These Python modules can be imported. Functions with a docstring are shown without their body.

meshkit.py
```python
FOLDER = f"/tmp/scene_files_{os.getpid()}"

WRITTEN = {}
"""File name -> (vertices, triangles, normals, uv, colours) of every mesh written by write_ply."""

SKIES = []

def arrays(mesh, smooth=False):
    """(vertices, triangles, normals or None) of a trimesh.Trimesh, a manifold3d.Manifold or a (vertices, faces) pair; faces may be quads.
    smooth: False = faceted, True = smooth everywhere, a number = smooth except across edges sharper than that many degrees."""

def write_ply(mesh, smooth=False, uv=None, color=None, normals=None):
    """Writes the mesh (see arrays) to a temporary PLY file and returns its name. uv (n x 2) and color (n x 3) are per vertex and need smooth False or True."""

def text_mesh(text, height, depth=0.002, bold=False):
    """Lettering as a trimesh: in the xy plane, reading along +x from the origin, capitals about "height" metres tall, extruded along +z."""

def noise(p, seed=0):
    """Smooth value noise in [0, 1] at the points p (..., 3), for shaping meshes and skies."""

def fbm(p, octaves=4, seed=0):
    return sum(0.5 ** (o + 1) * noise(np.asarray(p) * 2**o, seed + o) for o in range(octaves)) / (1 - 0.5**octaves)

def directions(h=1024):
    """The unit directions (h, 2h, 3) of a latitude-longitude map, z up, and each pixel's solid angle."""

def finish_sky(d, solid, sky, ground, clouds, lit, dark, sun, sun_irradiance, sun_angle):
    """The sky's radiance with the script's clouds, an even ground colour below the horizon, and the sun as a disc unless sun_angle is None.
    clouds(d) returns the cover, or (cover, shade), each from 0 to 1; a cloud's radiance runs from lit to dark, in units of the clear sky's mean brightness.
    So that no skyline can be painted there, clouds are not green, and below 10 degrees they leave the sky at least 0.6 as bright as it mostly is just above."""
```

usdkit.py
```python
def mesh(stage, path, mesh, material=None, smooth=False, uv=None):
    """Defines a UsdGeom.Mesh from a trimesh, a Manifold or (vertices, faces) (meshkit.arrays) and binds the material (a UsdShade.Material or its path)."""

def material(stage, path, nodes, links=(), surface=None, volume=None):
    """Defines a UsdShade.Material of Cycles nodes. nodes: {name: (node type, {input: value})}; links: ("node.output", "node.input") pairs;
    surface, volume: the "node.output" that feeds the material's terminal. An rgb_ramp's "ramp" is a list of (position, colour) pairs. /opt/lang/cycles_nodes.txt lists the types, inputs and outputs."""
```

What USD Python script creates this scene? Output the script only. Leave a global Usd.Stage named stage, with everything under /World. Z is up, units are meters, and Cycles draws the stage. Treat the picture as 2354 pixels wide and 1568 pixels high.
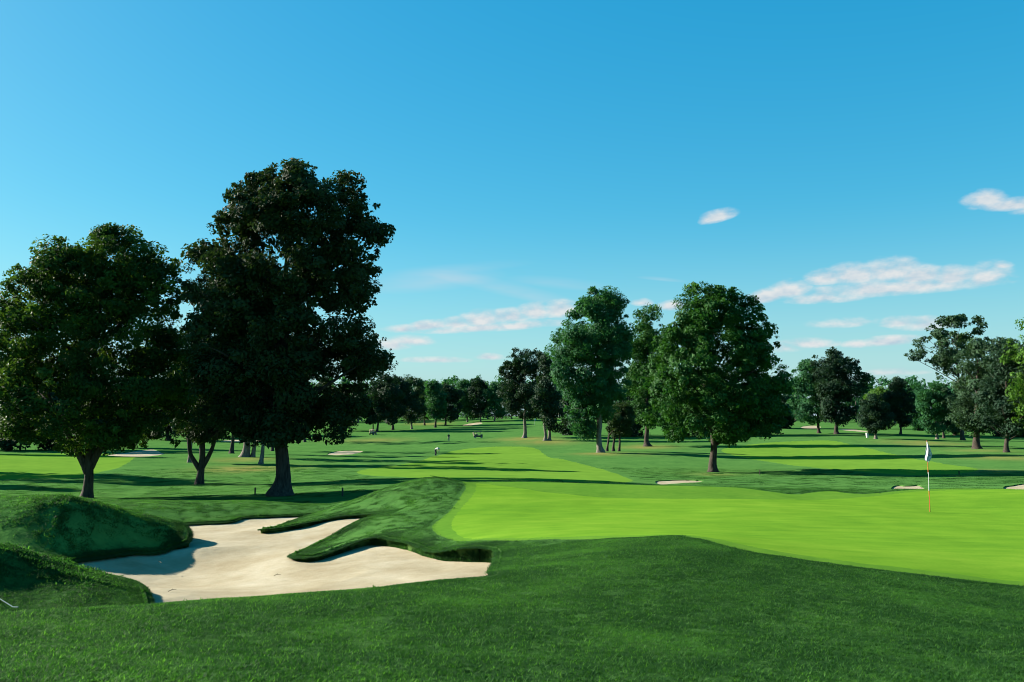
import math
import numpy as np
import trimesh
import manifold3d
from scipy.interpolate import RBFInterpolator
from scipy.spatial import cKDTree
import shapely
from shapely.geometry import Polygon
from pxr import Usd, UsdGeom, UsdLux, UsdShade, Sdf, Gf, Vt
import usdkit
from meshkit import fbm, noise

stage = Usd.Stage.CreateInMemory()
UsdGeom.Xform.Define(stage, '/World')
UsdGeom.Scope.Define(stage, '/World/Looks')
RNG = np.random.default_rng(7)

# ------------------------------------------------------------------ camera, sky, sun, exposure
EYE = 1.7
PITCH = math.radians(5.2)
F = 1883.0                  # focal length in units of a 2353-wide picture
W, H_ = 2353.0, 1568.0
EXPOSURE = 1.9
SUN_EL = math.radians(24.0)
SUN_AHEAD = math.radians(20.0)      # the sun stands to the left and this far ahead of the camera
SUN = np.array([-math.cos(SUN_AHEAD) * math.cos(SUN_EL), math.sin(SUN_AHEAD) * math.cos(SUN_EL), math.sin(SUN_EL)])
SKY_STRENGTH = 0.10
SUN_INTENSITY = 1.25

cam = UsdGeom.Camera.Define(stage, '/World/camera')
cam.CreateHorizontalApertureAttr(36.0)
cam.CreateFocalLengthAttr(36.0 * F / W)
cam.CreateClippingRangeAttr((0.05, 20000.0))
cam.CreateExposureAttr(EXPOSURE)
cam.AddTranslateOp().Set((0, 0, EYE))
cam.AddRotateXOp().Set(90 + math.degrees(PITCH))


def direction(px, py):
    """A pixel of the 2353 x 1568 picture as a world direction with y = 1."""
    u, v = (np.asarray(px, float) - W / 2) / F, (H_ / 2 - np.asarray(py, float)) / F
    fy, fz = math.cos(PITCH) - v * math.sin(PITCH), math.sin(PITCH) + v * math.cos(PITCH)
    return u / fy, fz / fy


def sky_angle(px, py):
    u, v = (px - W / 2) / F, (H_ / 2 - py) / F
    d = np.array([u, math.cos(PITCH) - v * math.sin(PITCH), math.sin(PITCH) + v * math.cos(PITCH)])
    d /= np.linalg.norm(d)
    return math.atan2(d[0], d[1]), math.asin(d[2])


# clouds: (x, y, half width, half height, strength, tilt) in picture units, turned into directions of the sky
CLOUDS = [
    (1900, 642, 52, 24, 1.0, 0.0), (1962, 636, 66, 32, 1.0, 0.0), (2045, 630, 70, 38, 1.0, 0.0), (2112, 640, 60, 30, 1.0, 0.0), (2188, 642, 58, 30, 1.0, 0.1), (2260, 640, 52, 34, 0.7, 0.15), (2070, 664, 220, 26, 0.9, 0.02),
    (1812, 672, 52, 30, 1.0, 0.1), (1762, 684, 48, 22, 1.0, 0.1), (1890, 688, 90, 18, 0.75, 0.0), (2300, 612, 22, 12, 0.6, 0.0),
    (1647, 501, 48, 20, 0.95, 0.16), (2262, 462, 44, 26, 1.0, -0.1), (2330, 474, 80, 18, 0.95, -0.08), (2420, 478, 70, 20, 0.95, 0.0),
    (1285, 716, 52, 30, 1.0, 0.0), (1228, 720, 48, 28, 1.0, 0.05), (1168, 732, 56, 26, 1.0, 0.05), (1105, 738, 60, 28, 1.0, 0.05), (1050, 748, 44, 22, 1.0, 0.0), (985, 752, 60, 18, 1.0, 0.1), (925, 758, 50, 14, 0.9, 0.0), (1130, 754, 200, 16, 0.85, 0.06),
    (945, 786, 55, 18, 0.8, 0.0), (900, 794, 50, 20, 0.7, 0.0), (2070, 744, 44, 18, 0.85, 0.0), (2130, 748, 70, 20, 0.75, 0.0), (2030, 788, 80, 16, 0.95, 0.04), (1975, 792, 40, 14, 0.9, 0.0), (1860, 792, 70, 16, 0.8, 0.0), (1810, 802, 40, 16, 0.6, 0.0),
    (1545, 705, 34, 16, 0.8, 0.0), (1475, 697, 26, 12, 0.75, 0.0), (1125, 822, 40, 11, 0.75, 0.0), (1000, 829, 90, 10, 0.65, 0.0), (2060, 857, 60, 11, 0.6, 0.0), (1940, 745, 70, 14, 0.4, 0.0),
]
WISPS = [(990, 650, 180, 42, 0.42, 0.1), (1160, 668, 200, 26, 0.40, -0.22), (1290, 655, 140, 20, 0.25, -0.1), (1520, 643, 60, 7, 0.30, -0.12), (1070, 620, 170, 18, 0.15, 0.1)]


def build_sky():
    gain = 1.0 / (0.2512 * 2 ** EXPOSURE)
    shine = lambda c: tuple(float(x) / (SKY_STRENGTH * 2 ** EXPOSURE) for x in c)
    n = {'tc': ('texture_coordinate', {}),
         'sky': ('sky_texture', {'sky_type': 'single_scattering', 'sun_disc': False, 'sun_elevation': SUN_EL,
                                 'sun_rotation': math.atan2(SUN[0], SUN[1]), 'altitude': 0.0, 'air_density': 1.0,
                                 'aerosol_density': 0.5, 'ozone_density': 4.0}),
         'gam': ('gamma', {'gamma': 0.4}),
         'sat': ('hsv', {'saturation': 2.36}),
         'tint': ('mix', {'mix_type': 'multiply', 'fac': 1.0, 'color2': (0.73 * gain, 1.23 * gain, 1.08 * gain)}),
         'sep': ('separate_xyz', {}),
         'bg': ('background_shader', {'strength': SKY_STRENGTH})}
    links = [('sky.color', 'gam.color'), ('gam.color', 'sat.color'), ('sat.color', 'tint.color1'), ('tc.generated', 'sep.vector')]
    count = [0]

    def math_(kind, a, b=None, c=None, clamp=False):
        count[0] += 1
        name = f'm{count[0]}'
        inputs = {'math_type': kind}
        if clamp:
            inputs['use_clamp'] = True
        for k, x in (('value1', a), ('value2', b), ('value3', c)):
            if isinstance(x, str):
                links.append((x, f'{name}.{k}'))
            elif x is not None:
                inputs[k] = float(x)
        n[name] = ('math', inputs)
        return name + '.value'

    u = math_('multiply', math_('arctan2', 'sep.x', 'sep.y'), 1883.0)
    v = math_('multiply', math_('arcsine', 'sep.z'), 1883.0)
    n['uv'] = ('combine_xyz', {})
    links.extend([(u, 'uv.x'), (v, 'uv.y')])

    def patch(px, py, a, b, s, tilt):
        az, el = sky_angle(px, py)
        du = math_('subtract', u, az * 1883)
        dv = math_('subtract', math_('subtract', v, el * 1883), math_('multiply', du, tilt))
        up = math_('divide', math_('maximum', dv, 0.0), b)
        dn = math_('divide', math_('minimum', dv, 0.0), b * 0.55)
        e = math_('add', math_('power', math_('divide', du, a), 2.0), math_('add', math_('multiply', up, up), math_('multiply', dn, dn)))
        # a power of a negative number has no value, so square by multiplying
        q = math_('divide', du, a)
        e = math_('add', math_('multiply', q, q), math_('add', math_('multiply', up, up), math_('multiply', dn, dn)))
        return math_('multiply', math_('subtract', 1.0, math_('sqrt', e)), s), up

    def noise_(su, sv, detail, rough, shift=0.0):
        count[0] += 1
        k = count[0]
        n[f'map{k}'] = ('mapping', {'scale': (1 / su, 1 / sv, 1.0), 'location': (0.0, shift, 0.0)})
        n[f'n{k}'] = ('noise_texture', {'scale': 1.0, 'detail': detail, 'roughness': rough})
        links.extend([('uv.vector', f'map{k}.vector'), (f'map{k}.vector', f'n{k}.vector')])
        return f'n{k}.fac'

    field = None
    for c in CLOUDS:
        e, _ = patch(*c)
        field = e if field is None else math_('maximum', field, e)
    lump = noise_(50.0, 26.0, 5.0, 0.52)
    above = noise_(50.0, 26.0, 5.0, 0.52, shift=0.4)
    dens = math_('add', math_('multiply', math_('subtract', lump, 0.42), 1.5), field)
    cover = math_('multiply', dens, 1.25, clamp=True)
    cover = math_('multiply', cover, math_('multiply', math_('add', field, 0.12), 5.0, clamp=True))
    cover = math_('multiply', cover, 0.93)
    # sides that face up are lighter than the undersides
    lit = math_('add', math_('multiply', math_('subtract', lump, above), 2.4), 0.62, clamp=True)
    n['ccol'] = ('mix', {'color1': shine((0.50, 0.62, 0.72)), 'color2': shine((0.80, 0.81, 0.81))})
    links.append((lit, 'ccol.fac'))
    wf = None
    for c in WISPS:
        e, _ = patch(*c)
        e = math_('maximum', e, 0.0)
        wf = e if wf is None else math_('add', wf, e)
    veil = math_('multiply', math_('multiply', wf, noise_(240.0, 34.0, 5.0, 0.6)), 1.7, clamp=True)
    # the air whitens evenly towards the horizon
    low = math_('multiply', math_('subtract', 1.0, math_('divide', math_('maximum', v, 0.0), 480.0)), 1.0, clamp=True)
    low = math_('multiply', math_('multiply', low, low), 0.95)
    n['hmix'] = ('mix', {'color2': shine((0.47, 0.63, 0.72))})
    links.extend([(low, 'hmix.fac'), ('tint.color', 'hmix.color1')])
    n['wmix'] = ('mix', {'color2': shine((0.60, 0.70, 0.79))})
    n['cmix'] = ('mix', {})
    links.extend([(veil, 'wmix.fac'), ('hmix.color', 'wmix.color1'), ('wmix.color', 'cmix.color1'), ('ccol.color', 'cmix.color2'), (cover, 'cmix.fac'), ('cmix.color', 'bg.color')])
    m = usdkit.material(stage, '/World/Looks/sky', n, links, surface='bg.background')
    dome = UsdLux.DomeLight.Define(stage, '/World/sky')
    UsdShade.MaterialBindingAPI.Apply(dome.GetPrim()).Bind(m)
    dome.GetPrim().SetCustomDataByKey('kind', 'structure')
    sun = UsdLux.DistantLight.Define(stage, '/World/sun')
    sun.CreateNormalizeAttr(True)
    sun.CreateIntensityAttr(SUN_INTENSITY)
    sun.CreateAngleAttr(0.53)
    sun.CreateColorAttr(Gf.Vec3f(1.0, 0.92, 0.80))
    z = Gf.Vec3d(*SUN)
    x = Gf.Cross(Gf.Vec3d(0, 0, 1), z).GetNormalized()
    y = Gf.Cross(z, x)
    sun.AddTransformOp().Set(Gf.Matrix4d(x[0], x[1], x[2], 0, y[0], y[1], y[2], 0, z[0], z[1], z[2], 0, 0, 0, 0, 1))


build_sky()

# ------------------------------------------------------------------ helpers
USED = {}


def numbered(path):
    if path not in USED:
        USED[path] = 0
        return path
    USED[path] += 1
    return f'{path}_{USED[path]:03d}'


def tag(prim, label=None, category=None, group=None, kind=None):
    for k, v in (('label', label), ('category', category), ('group', group), ('kind', kind)):
        if v:
            prim.SetCustomDataByKey(k, v)


def thing(name, label, category, loc=(0, 0, 0), rotz=0.0, group=None):
    x = UsdGeom.Xform.Define(stage, numbered('/World/' + name))
    x.AddTranslateOp().Set(Gf.Vec3d(*map(float, loc)))
    if rotz:
        x.AddRotateZOp().Set(math.degrees(rotz))
    tag(x.GetPrim(), label, category, group)
    return x.GetPrim()


def obj(name, mesh, mat, parent=None, smooth=False):
    base = parent.GetPath().pathString if parent else '/World'
    return usdkit.mesh(stage, numbered(base + '/' + name), mesh, mat, smooth).GetPrim()


# ------------------------------------------------------------------ terrain
def ctl(rows):
    """(picture x, picture y, distance ahead) -> ground points (x, y, z)."""
    a = np.array([r[:3] for r in rows], float)
    dx, dz = direction(a[:, 0], a[:, 1])
    return np.stack([dx * a[:, 2], a[:, 2], EYE + dz * a[:, 2]], 1)


def hid(rows):
    """(picture x at the horizon, distance ahead, drop below the eye) -> ground points."""
    a = np.array(rows, float)
    dx, _ = direction(a[:, 0], np.full(len(a), 955.0))
    return np.stack([dx * a[:, 1], a[:, 1], EYE - a[:, 2]], 1)


GRASS = [
    # foreground slope
    (0, 1568, 5.0), (600, 1568, 5.3), (1176, 1568, 5.7), (1800, 1568, 6.15), (2353, 1568, 6.6),
    (600, 1480, 7.0), (1176, 1450, 7.9), (1800, 1450, 8.6), (2353, 1450, 9.3), (0, 1470, 7.0),
    (1176, 1350, 11), (1550, 1300, 12.5), (1800, 1350, 11.3), (2353, 1390, 11.7), (2050, 1345, 12.0),
    # crest over the bunker
    (0, 1412, 8.4), (170, 1402, 8.8), (330, 1392, 9.2), (520, 1380, 10.0), (700, 1368, 10.8), (850, 1354, 11.4), (1000, 1337, 11.9), (1140, 1320, 12.5),
    # crest beside the green
    (1190, 1295, 14.3), (1250, 1246, 17.8), (1330, 1246, 17.2), (1400, 1242, 16.8), (1480, 1237, 16.4), (1550, 1235, 16.0), (1620, 1244, 15.3), (1690, 1262, 14.7), (1850, 1289, 14.0), (2000, 1308, 13.6), (2200, 1333, 13.25), (2353, 1348, 13.05),
    # left mounds
    (0, 1255, 14.7), (65, 1276, 14.8), (140, 1302, 14.8), (229, 1331, 14.7), (294, 1358, 14.5), (327, 1376, 14.3),
    (100, 1350, 14.05), (0, 1330, 14.0), (200, 1372, 13.75), (100, 1385, 13.5), (0, 1370, 13.4),
    (-80, 1150, 21.8), (0, 1151, 21.6), (60, 1152, 21.4), (120, 1152, 21.3), (183, 1161, 21.6), (245, 1181, 21.9), (294, 1201, 22.2), (343, 1217, 22.4), (392, 1240, 22.4),
    (150, 1230, 20.3), (50, 1262, 19.35), (0, 1235, 19.7), (250, 1250, 21.1), (-80, 1250, 19.3),
    # lip tops of the bunker
    (294, 1268, 21.0), (196, 1281, 19.9), (379, 1252, 22.3),
    (611, 1217, 25.7), (691, 1203, 26.2), (748, 1190, 27.2), (805, 1180, 27.4), (854, 1179, 27.2),
    (683, 1274, 20.5), (720, 1276, 20.1), (754, 1266, 20.6), (788, 1254, 21.1), (828, 1240, 21.5), (863, 1233, 21.4), (905, 1235, 21.1), (948, 1243, 20.4), (991, 1260, 19.3), (1020, 1265, 18.8), (1077, 1259, 18.2), (1134, 1261, 17.9), (1163, 1269, 17.0),
    (322, 1199, 29.2), (457, 1199, 29.4), (523, 1198, 29.4), (555, 1188, 30.4), (621, 1185, 30.8), (719, 1181, 31.3),
    # finger ridges and the hump
    (943, 1109, 32), (820, 1147, 30), (754, 1172, 29), (691, 1194, 27.5), (640, 1212, 26.4),
    (854, 1188, 24.6), (777, 1235, 22.5), (720, 1262, 21.0), (900, 1200, 23.6),
    (1006, 1098, 31), (960, 1150, 27.5), (1040, 1104, 31.2), (975, 1101, 31.4),
    # green
    (1120, 1243, 18.8), (1034, 1235, 20), (997, 1203, 22.5), (1034, 1172, 25.2), (1070, 1126, 29), (1063, 1109, 31.5),
    (1250, 1190, 23), (1500, 1190, 22.5), (1800, 1240, 18), (1800, 1190, 23), (2137, 1175, 25), (2100, 1260, 17), (2353, 1290, 15.4), (2353, 1180, 24.5),
    (1200, 1112, 32), (1352, 1114, 32), (1459, 1118, 31.5), (1663, 1121, 31.5), (1765, 1133, 30), (1831, 1138, 29.5), (1908, 1131, 30.5), (1989, 1137, 29.5), (2137, 1125, 32), (2249, 1123, 32.5), (2353, 1125, 32.5),
    # behind the bunker, by the large trees
    (600, 1165, 32.0), (600, 1152, 35.2), (450, 1152, 35.0), (300, 1152, 35.0), (450, 1170, 30.9), (330, 1172, 30.3), (700, 1163, 32.4), (645, 1140, 50), (199, 1143, 53), (0, 1138, 52), (800, 1130, 52), (460, 1112, 70),
    # valley and far ground
    (0, 1100, 75), (300, 1098, 75), (0, 1045, 118), (300, 1046, 118), (560, 1050, 112), (600, 1068, 96), (830, 1093, 75), (1000, 1060, 105), (1100, 1030, 155), (1240, 1040, 140),
    (1200, 1098, 66), (1340, 1106, 60), (1450, 1101, 70), (1640, 1085, 87), (1380, 1040, 128), (1490, 1025, 155), (1206, 1005, 190), (1254, 1012, 175), (1560, 1107, 66), (2080, 1122, 55), (2330, 1118, 52), (2245, 1032, 128),
    (1750, 1118, 60), (1900, 1122, 57), (2200, 1110, 60), (2200, 1093, 75),
    (2312, 1038, 118), (2152, 1008, 170), (1920, 997, 190), (2070, 998, 190), (2012, 1006, 165), (2100, 1068, 95), (1900, 1040, 130), (2300, 1072, 90), (1900, 1095, 76), (1700, 1050, 122),
    (0, 1030, 150), (300, 1020, 180), (500, 1012, 200), (700, 985, 260), (900, 972, 300), (1100, 975, 280), (1200, 965, 290), (1250, 985, 240), (1500, 990, 230), (1850, 970, 280), (2100, 985, 230), (2353, 1000, 190), (950, 1000, 220), (760, 1042, 140), (1010, 1016, 185),
]
HIDDEN = [
    (1176, 1.2, 1.7), (0, 1.5, 1.7), (2353, 1.5, 1.7), (1176, 3.5, 1.71), (0, 3.5, 1.72), (2353, 3.5, 1.74),
    (200, 12.0, 3.08), (60, 11.8, 2.92), (-100, 11.6, 2.75), (0, 17.8, 3.0), (60, 28.0, 3.15), (200, 28.0, 3.3), (330, 27.0, 3.58), (60, 24.0, 2.62), (200, 24.2, 2.78), (120, 17.8, 3.15), (230, 16.8, 3.25),
    (60, 36, 3.6), (200, 36, 3.62), (340, 36, 3.65), (0, 36, 3.6),
    (1000, 36, 3.1), (900, 36, 3.55), (800, 36, 4.0), (1100, 42, 3.6), (1300, 42, 3.65), (1500, 42, 3.9), (1700, 42, 4.0), (1900, 42, 4.0), (2137, 42, 3.95), (2353, 42, 3.8),
    (1000, 50, 4.3), (860, 44, 4.5),
    (0, 420, 2.4), (600, 420, 2.4), (1176, 420, 2.2), (1800, 420, 2.3), (2353, 420, 2.6),
    (0, 1200, 2.6), (1176, 1200, 2.6), (2353, 1200, 2.6), (0, 250, 5.2), (2353, 280, 3.8), (500, 280, 4.0),
]
SANDPTS = [
    (370, 1386, 14.3), (550, 1372, 15.2), (850, 1345, 16.0), (1000, 1328, 16.4), (1120, 1312, 16.8), (1150, 1292, 17.8), (1034, 1288, 18.6), (948, 1265, 20.4), (905, 1257, 21.1), (846, 1252, 21.6),
    (400, 1330, 18), (600, 1300, 19.6), (250, 1315, 18.7), (186, 1305, 18.9), (294, 1276, 21), (425, 1258, 22.4), (467, 1272, 21.4), (600, 1240, 23.9), (720, 1288, 20.1), (788, 1269, 21.1),
    (611, 1224, 25.7), (691, 1213, 26.2), (748, 1200, 27.2), (805, 1191, 27.4), (854, 1190, 27.2), (700, 1232, 24.4), (780, 1214, 25.3),
    (335, 1206, 28.9), (450, 1215, 27.8), (457, 1204, 29.2), (555, 1193, 30.4), (621, 1190, 30.7), (719, 1186, 31.2), (560, 1210, 28.3),
]
SANDHID = [(345, 9.6, 2.95), (550, 10.3, 3.1), (850, 11.5, 3.15), (1140, 12.2, 3.0), (60, 19.2, 3.4), (230, 17.2, 3.42), (120, 18.2, 3.42), (320, 27, 3.72), (880, 25.8, 3.3), (1168, 15, 3.05), (340, 12.5, 3.2)]


class Surface:
    """Height as a smooth function of bearing and the logarithm of distance."""

    def __init__(self, pts, smoothing):
        x, y, z = pts.T
        r = np.hypot(x, y)
        self.f = RBFInterpolator(np.stack([np.arctan2(x, y), np.log(r)], 1), EYE - z, kernel='thin_plate_spline', smoothing=smoothing)

    def __call__(self, x, y):
        x, y = np.asarray(x, float), np.asarray(y, float)
        th = np.arctan2(x, y)
        lim = 0.72
        t = np.clip(th, -lim, lim)
        r = np.clip(np.hypot(x, y), 1.2, 1500)
        out = np.empty(x.size)
        q = np.stack([t.ravel(), np.log(r).ravel()], 1)
        for k in range(0, len(q), 60000):
            out[k:k + 60000] = self.f(q[k:k + 60000])
        out = out.reshape(x.shape)
        # away from the view the ground evens out
        w = np.clip((np.abs(th) - lim) / 0.6, 0, 1)
        w = w * w * (3 - 2 * w)
        even = np.interp(np.log(r), np.log([1.2, 6, 12, 30, 60, 120, 300, 1500]), [1.7, 1.8, 2.2, 3.3, 4.8, 5.4, 3.5, 2.6])
        return EYE - (out * (1 - w) + even * w)


grass_surface = Surface(np.vstack([ctl(GRASS), hid(HIDDEN)]), 1e-5)
sand_surface = Surface(np.vstack([ctl(SANDPTS), hid(SANDHID)]), 1e-4)


def ground(x, y):
    x, y = np.asarray(x, float), np.asarray(y, float)
    z = grass_surface(x, y)
    r = np.hypot(x, y)
    p = np.stack([x, y, 0 * x], -1)
    z = z + (fbm(p / 1.7, 3, 3) - 0.5) * 0.05 * np.clip((r - 4) / 8, 0.2, 1) + (fbm(p / 9.0, 3, 5) - 0.5) * 0.22 * np.clip((r - 34) / 40, 0, 1)
    z = z + (fbm(p / 7.0, 2, 9) - 0.5) * 0.22 * np.interp(r, [13, 18, 28, 34], [0, 1, 1, 0.0])
    return z


def tufts(x, y):
    """The small humps of the rough, away from its edges."""
    return (fbm(np.stack([x, y, 0 * x], -1) / 0.42, 3, 61) - 0.5) * 0.040 * np.interp(np.hypot(x, y), [3, 8, 30, 45], [0.6, 1, 1, 0.3])


def raycast(px, py, near=34.0, far=600.0):
    """Where the ray through a picture point first meets the ground beyond 'near'."""
    px, py = np.atleast_1d(px).astype(float), np.atleast_1d(py).astype(float)
    dx, dz = direction(px, py)
    t = np.exp(np.linspace(math.log(near), math.log(far), 420))
    X, Y = dx[:, None] * t, np.ones_like(dx)[:, None] * t
    gap = EYE + dz[:, None] * t - grass_surface(X, Y)
    below = gap < 0
    k = np.where(below.any(1), below.argmax(1), len(t) - 1)
    k = np.maximum(k, 1)
    i = np.arange(len(px))
    g0, g1 = gap[i, k - 1], gap[i, k]
    s = np.clip(g0 / np.maximum(g0 - g1, 1e-9), 0, 1)
    tt = t[k - 1] + s * (t[k] - t[k - 1])
    return np.stack([dx * tt, tt], 1)


def plan(rows):
    """(picture x, distance) or (picture x, picture y, distance) -> plan points."""
    out = []
    for r in rows:
        dx, _ = direction(r[0], r[1] if len(r) == 3 else 1000.0)
        out.append((float(dx) * r[-1], r[-1]))
    return np.array(out)


def smooth_ring(p, n=8):
    """A closed Catmull-Rom curve through the points."""
    p = np.asarray(p, float)
    a, b, c, d = np.roll(p, 1, 0), p, np.roll(p, -1, 0), np.roll(p, -2, 0)
    t = np.linspace(0, 1, n, endpoint=False)[None, :, None]
    a, b, c, d = (q[:, None, :] for q in (a, b, c, d))
    s = 0.5 * (2 * b + (c - a) * t + (2 * a - 5 * b + 4 * c - d) * t ** 2 + (3 * b - a - 3 * c + d) * t ** 3)
    return s.reshape(-1, 2)


BUNKER = plan([(1140, 1320, 12.2), (1000, 1337, 11.75), (850, 1354, 11.25), (700, 1368, 10.65), (550, 1378, 10.05), (420, 1386, 9.6), (350, 1390, 9.4),
               (335, 1388, 11.6), (333, 1385, 13.4), (322, 1376, 14.6), (285, 1350, 15.6), (220, 1330, 16.6), (140, 1310, 17.6), (70, 1300, 18.4), (60, 1300, 19.0),
               (140, 1295, 19.3), (196, 1286, 19.9), (294, 1273, 21.0), (379, 1256, 22.1), (425, 1256, 22.5), (410, 1250, 23.6), (375, 1235, 25.0), (335, 1220, 26.5), (300, 1210, 28.0), (300, 1203, 29.0),
               (335, 1202, 29.2), (390, 1203, 29.2), (457, 1202, 29.3), (523, 1201, 29.4), (555, 1191, 30.4), (621, 1188, 30.8), (719, 1184, 31.3), (760, 1184, 31.0), (745, 1185, 29.9), (700, 1200, 28.4), (650, 1215, 26.9), (613, 1221, 26.0),
               (616, 1222, 25.5), (691, 1212, 26.1), (748, 1199, 27.1), (805, 1190, 27.3), (854, 1189, 27.1), (885, 1189, 26.4), (870, 1189, 25.4), (830, 1205, 24.3), (785, 1230, 23.2), (740, 1255, 22.0), (700, 1270, 21.0), (681, 1279, 20.6),
               (690, 1284, 20.2), (720, 1286, 20.05), (754, 1276, 20.6), (788, 1266, 21.1), (828, 1255, 21.5), (863, 1252, 21.5), (905, 1255, 21.1), (948, 1263, 20.4), (991, 1275, 19.3), (1034, 1286, 18.6), (1080, 1287, 18.2), (1120, 1288, 17.95), (1146, 1288, 17.6), (1157, 1286, 16.9), (1156, 1290, 15.6), (1152, 1298, 14.4), (1147, 1308, 13.2)])
GREEN_IN = plan([(1100, 1112, 31), (1091, 1140, 28), (1057, 1172, 25), (1037, 1200, 22.4), (1046, 1223, 20.7), (1077, 1238, 19.5), (1180, 1241, 18.6), (1320, 1240, 17.9), (1450, 1236, 17.4), (1560, 1234, 16.8), (1640, 1246, 15.9), (1720, 1265, 15.1), (1880, 1290, 14.4), (2050, 1310, 13.9), (2250, 1335, 13.5), (2500, 1360, 13.3),
                 (2800, 1360, 14), (2800, 1200, 24), (2600, 1140, 31), (2353, 1130, 31.5), (2137, 1130, 31), (1989, 1140, 28.8), (1816, 1146, 27.6), (1612, 1149, 27.2), (1408, 1149, 27.3), (1255, 1141, 28.4), (1160, 1127, 30)])
GREEN_OUT = plan([(1063, 1109, 31.6), (1070, 1126, 29), (1034, 1172, 25), (997, 1203, 22.4), (996, 1215, 21.3), (1034, 1235, 19.8), (1120, 1243, 18.7), (1250, 1244, 17.9), (1400, 1240, 16.9), (1550, 1235, 16.2), (1620, 1245, 15.4), (1690, 1265, 14.7), (1850, 1292, 14.0), (2000, 1310, 13.55), (2200, 1335, 13.2), (2353, 1350, 13.0), (2560, 1370, 12.7),
                  (2950, 1370, 13), (2950, 1200, 26), (2700, 1140, 33), (2353, 1125, 33), (2249, 1123, 33), (2137, 1125, 32.6), (1989, 1137, 29.8), (1908, 1129, 31), (1831, 1138, 29.8), (1765, 1133, 30.6), (1663, 1121, 32.4), (1459, 1119, 33), (1352, 1114, 33.5), (1180, 1110, 33.5)])
FAIRWAYS = [
    [(835, 1091), (828, 1082), (900, 1072), (960, 1062), (1000, 1048), (1050, 1035), (1120, 1028), (1200, 1027), (1238, 1034), (1258, 1049), (1300, 1058), (1360, 1072), (1410, 1087), (1455, 1104), (1400, 1108), (1250, 1104), (1100, 1103), (950, 1098)],
    [(-260, 1046), (-100, 1044), (60, 1043), (180, 1042), (300, 1047), (308, 1054), (274, 1074), (228, 1086), (190, 1098), (80, 1101), (-100, 1104), (-260, 1106)],
    [(1660, 1032), (1750, 1019), (1850, 1013), (1913, 1013), (1965, 1024), (2014, 1035), (2115, 1057), (2170, 1067), (2245, 1077), (2216, 1086), (2115, 1091), (1950, 1082), (1800, 1066), (1700, 1050)],
]
FAIRWAY_LABELS = ['pale mown fairway curving behind the hump left of the green', 'bright mown fairway strip beyond the leftmost tree trunk', 'mown fairway crossed by long shadows behind the flag']
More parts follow.
